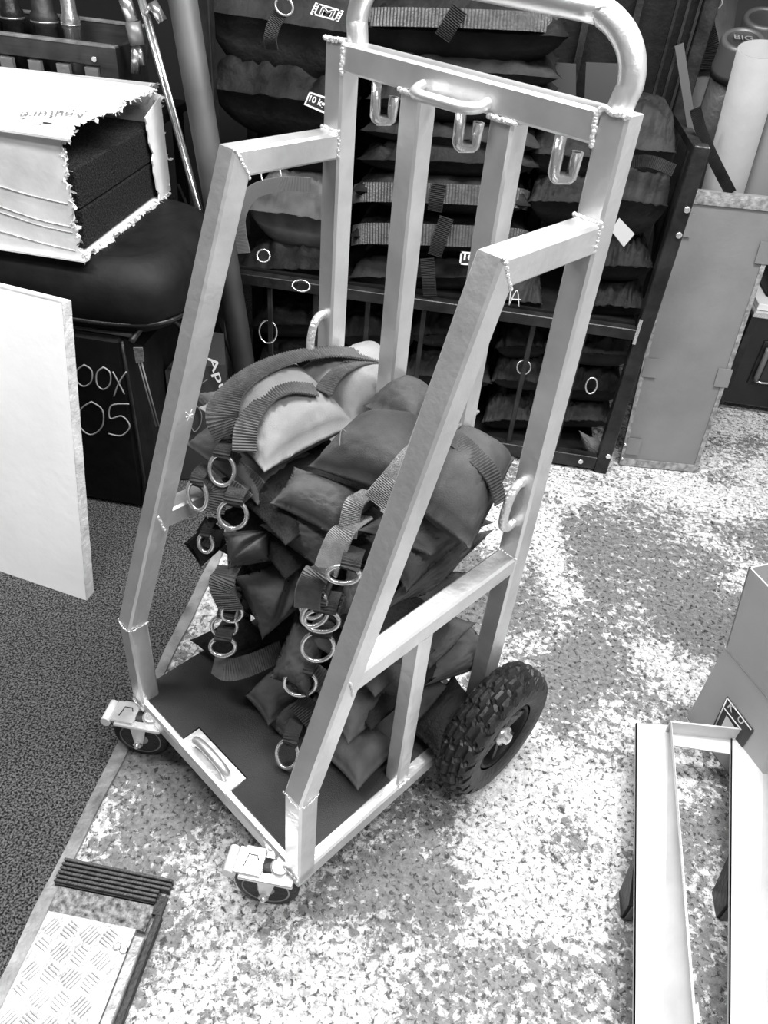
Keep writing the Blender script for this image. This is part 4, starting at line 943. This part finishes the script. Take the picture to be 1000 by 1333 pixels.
MB().slab([q0, q1, q1-V((0, 0, .04)), q0-V((0, 0, .04))], (0, .004, 0)).build('cross_plate', WOODW, fr)
MB().slab([q0-V((0, 0, .04)), q1-V((0, 0, .04)), q1-V((0, .05, .04)), q0-V((-.01, .03, .04))], (0, 0, -.003)).build('cross_flange', WOODW, fr)
g0 = az(890, 1328, .09); g1 = az(909, 1304, .09); g2 = az(912, 1332, .09)
MB().add([g0, g1, g2, g0-V((0, 0, .004)), g1-V((0, 0, .004)), g2-V((0, 0, .004))], [(0, 1, 2), (3, 5, 4), (0, 3, 4, 1), (1, 4, 5, 2), (2, 5, 3, 0)]).build('corner_gusset', WOODW, fr)
for xo in (0, 124):
    f_ = az(815+xo, 1196, 0)
    MB().hexa([f_+V((-.010, 0, 0)), f_+V((.05, 0, 0)), f_+V((.05, .05, 0)), f_+V((-.010, .05, 0))], [f_+V((-.010, 0, .055)), f_+V((.05, 0, .055)), f_+V((.05, .09, .095)), f_+V((.0, .09, .095))]).build('steel_foot', BLKG, fr)
    MB().box((f_.x-.004, f_.y-.004, .004), (f_.x+.03, f_.y, .052), None, .001).build('foot_plate', mat('foot_grey', .12, .4, .3), fr)
    for zz in (.018, .036): MB().lathe([(.004, 0), (.004, .002)], (f_.x+.010, f_.y-.004, zz), (0, -1, 0), 10).build('bolt_hole', INK, fr)

# ================================================================== TREAD PLATE IN THE LOWER LEFT
tp_ = thing('tread_platform', 'low aluminium tread plate ramp beside the carpet edge in the lower left', 'ramp', (.05, -.8, 0))
ht = .022
MB().box((-.034, -1.25, .001), (.134, -.407, ht), None, .001).build('tread_plate', TREADP, tp_)
# raised bars
b = MB(); step = .040
for i in range(0, 6):
    for j in range(0, 24):
        cx = -.016+i*step*.92; cy = -.432-j*step*.92
        if not (-.030 < cx < .130 and -1.2 < cy < -.415): continue
        ang = math.radians(62) if (i+j) % 2 == 0 else math.radians(-22)
        d = V((math.cos(ang), math.sin(ang), 0)); e = V((-d.y, d.x, 0))
        for k in range(5):
            o0 = V((cx, cy, ht))+e*(k-2)*.0062; l = .0150-abs(k-2)*.0016
            if not (-.030 < (o0-d*l).x and (o0+d*l).x < .131): continue
            b.hexa([o0-d*l-e*.0016, o0+d*l-e*.0016, o0+d*l+e*.0016, o0-d*l+e*.0016], [o0-d*l*.6-e*.0004+V((0, 0, .0026)), o0+d*l*.6-e*.0004+V((0, 0, .0026)), o0+d*l*.6+e*.0004+V((0, 0, .0026)), o0-d*l*.6+e*.0004+V((0, 0, .0026))])
b.build('raised_tread_bars', TREADP, tp_, kind='stuff')
MB().box((.137, -1.25, .001), (.157, -.420, ht+.008), None, .002).build('side_bar', mat('side_bar_grey', .30, .4, .4, (60, .3), (30, .3)), tp_)
MB().box((.157, -1.25, .001), (.170, -.375, ht-.004), None, .001).build('side_seal', RUB, tp_)
MB().lathe([(.008, 0), (.006, .003)], (.127, -.445, ht), (0, 0, 1), 12).build('screw', STEEL, tp_); MB().lathe([(.008, 0), (.006, .003)], (.113, -.442, ht), (0, 0, 1), 12).build('screw', STEEL, tp_)
gm = mat('gritty_strip', .22, .7, 0, (160, .9), (90, .9))
MB().box((-.040, -.405, .001), (.148, -.358, .012), None, .001).build('gritty_strip', gm, tp_)
b = MB(); 
for k in range(6):
    y_ = -.354+k*.0082; xe = .148 if k < 3 else .166; o = MB().box((-.052, y_, .001), (xe, y_+.0055, .020+.0), None, .001).build('rubber_rib', mat('ribbed_rubber', .045, .45, 0, (200, .3), (60, .4)), tp_)
MB().box((-.050, -.356, .001), (.146, -.308, .013)).build('rib_base', RUB, tp_)
MB().box((.146, -.372, .001), (.166, -.338, .010)).build('rubber_end', RUB, tp_)
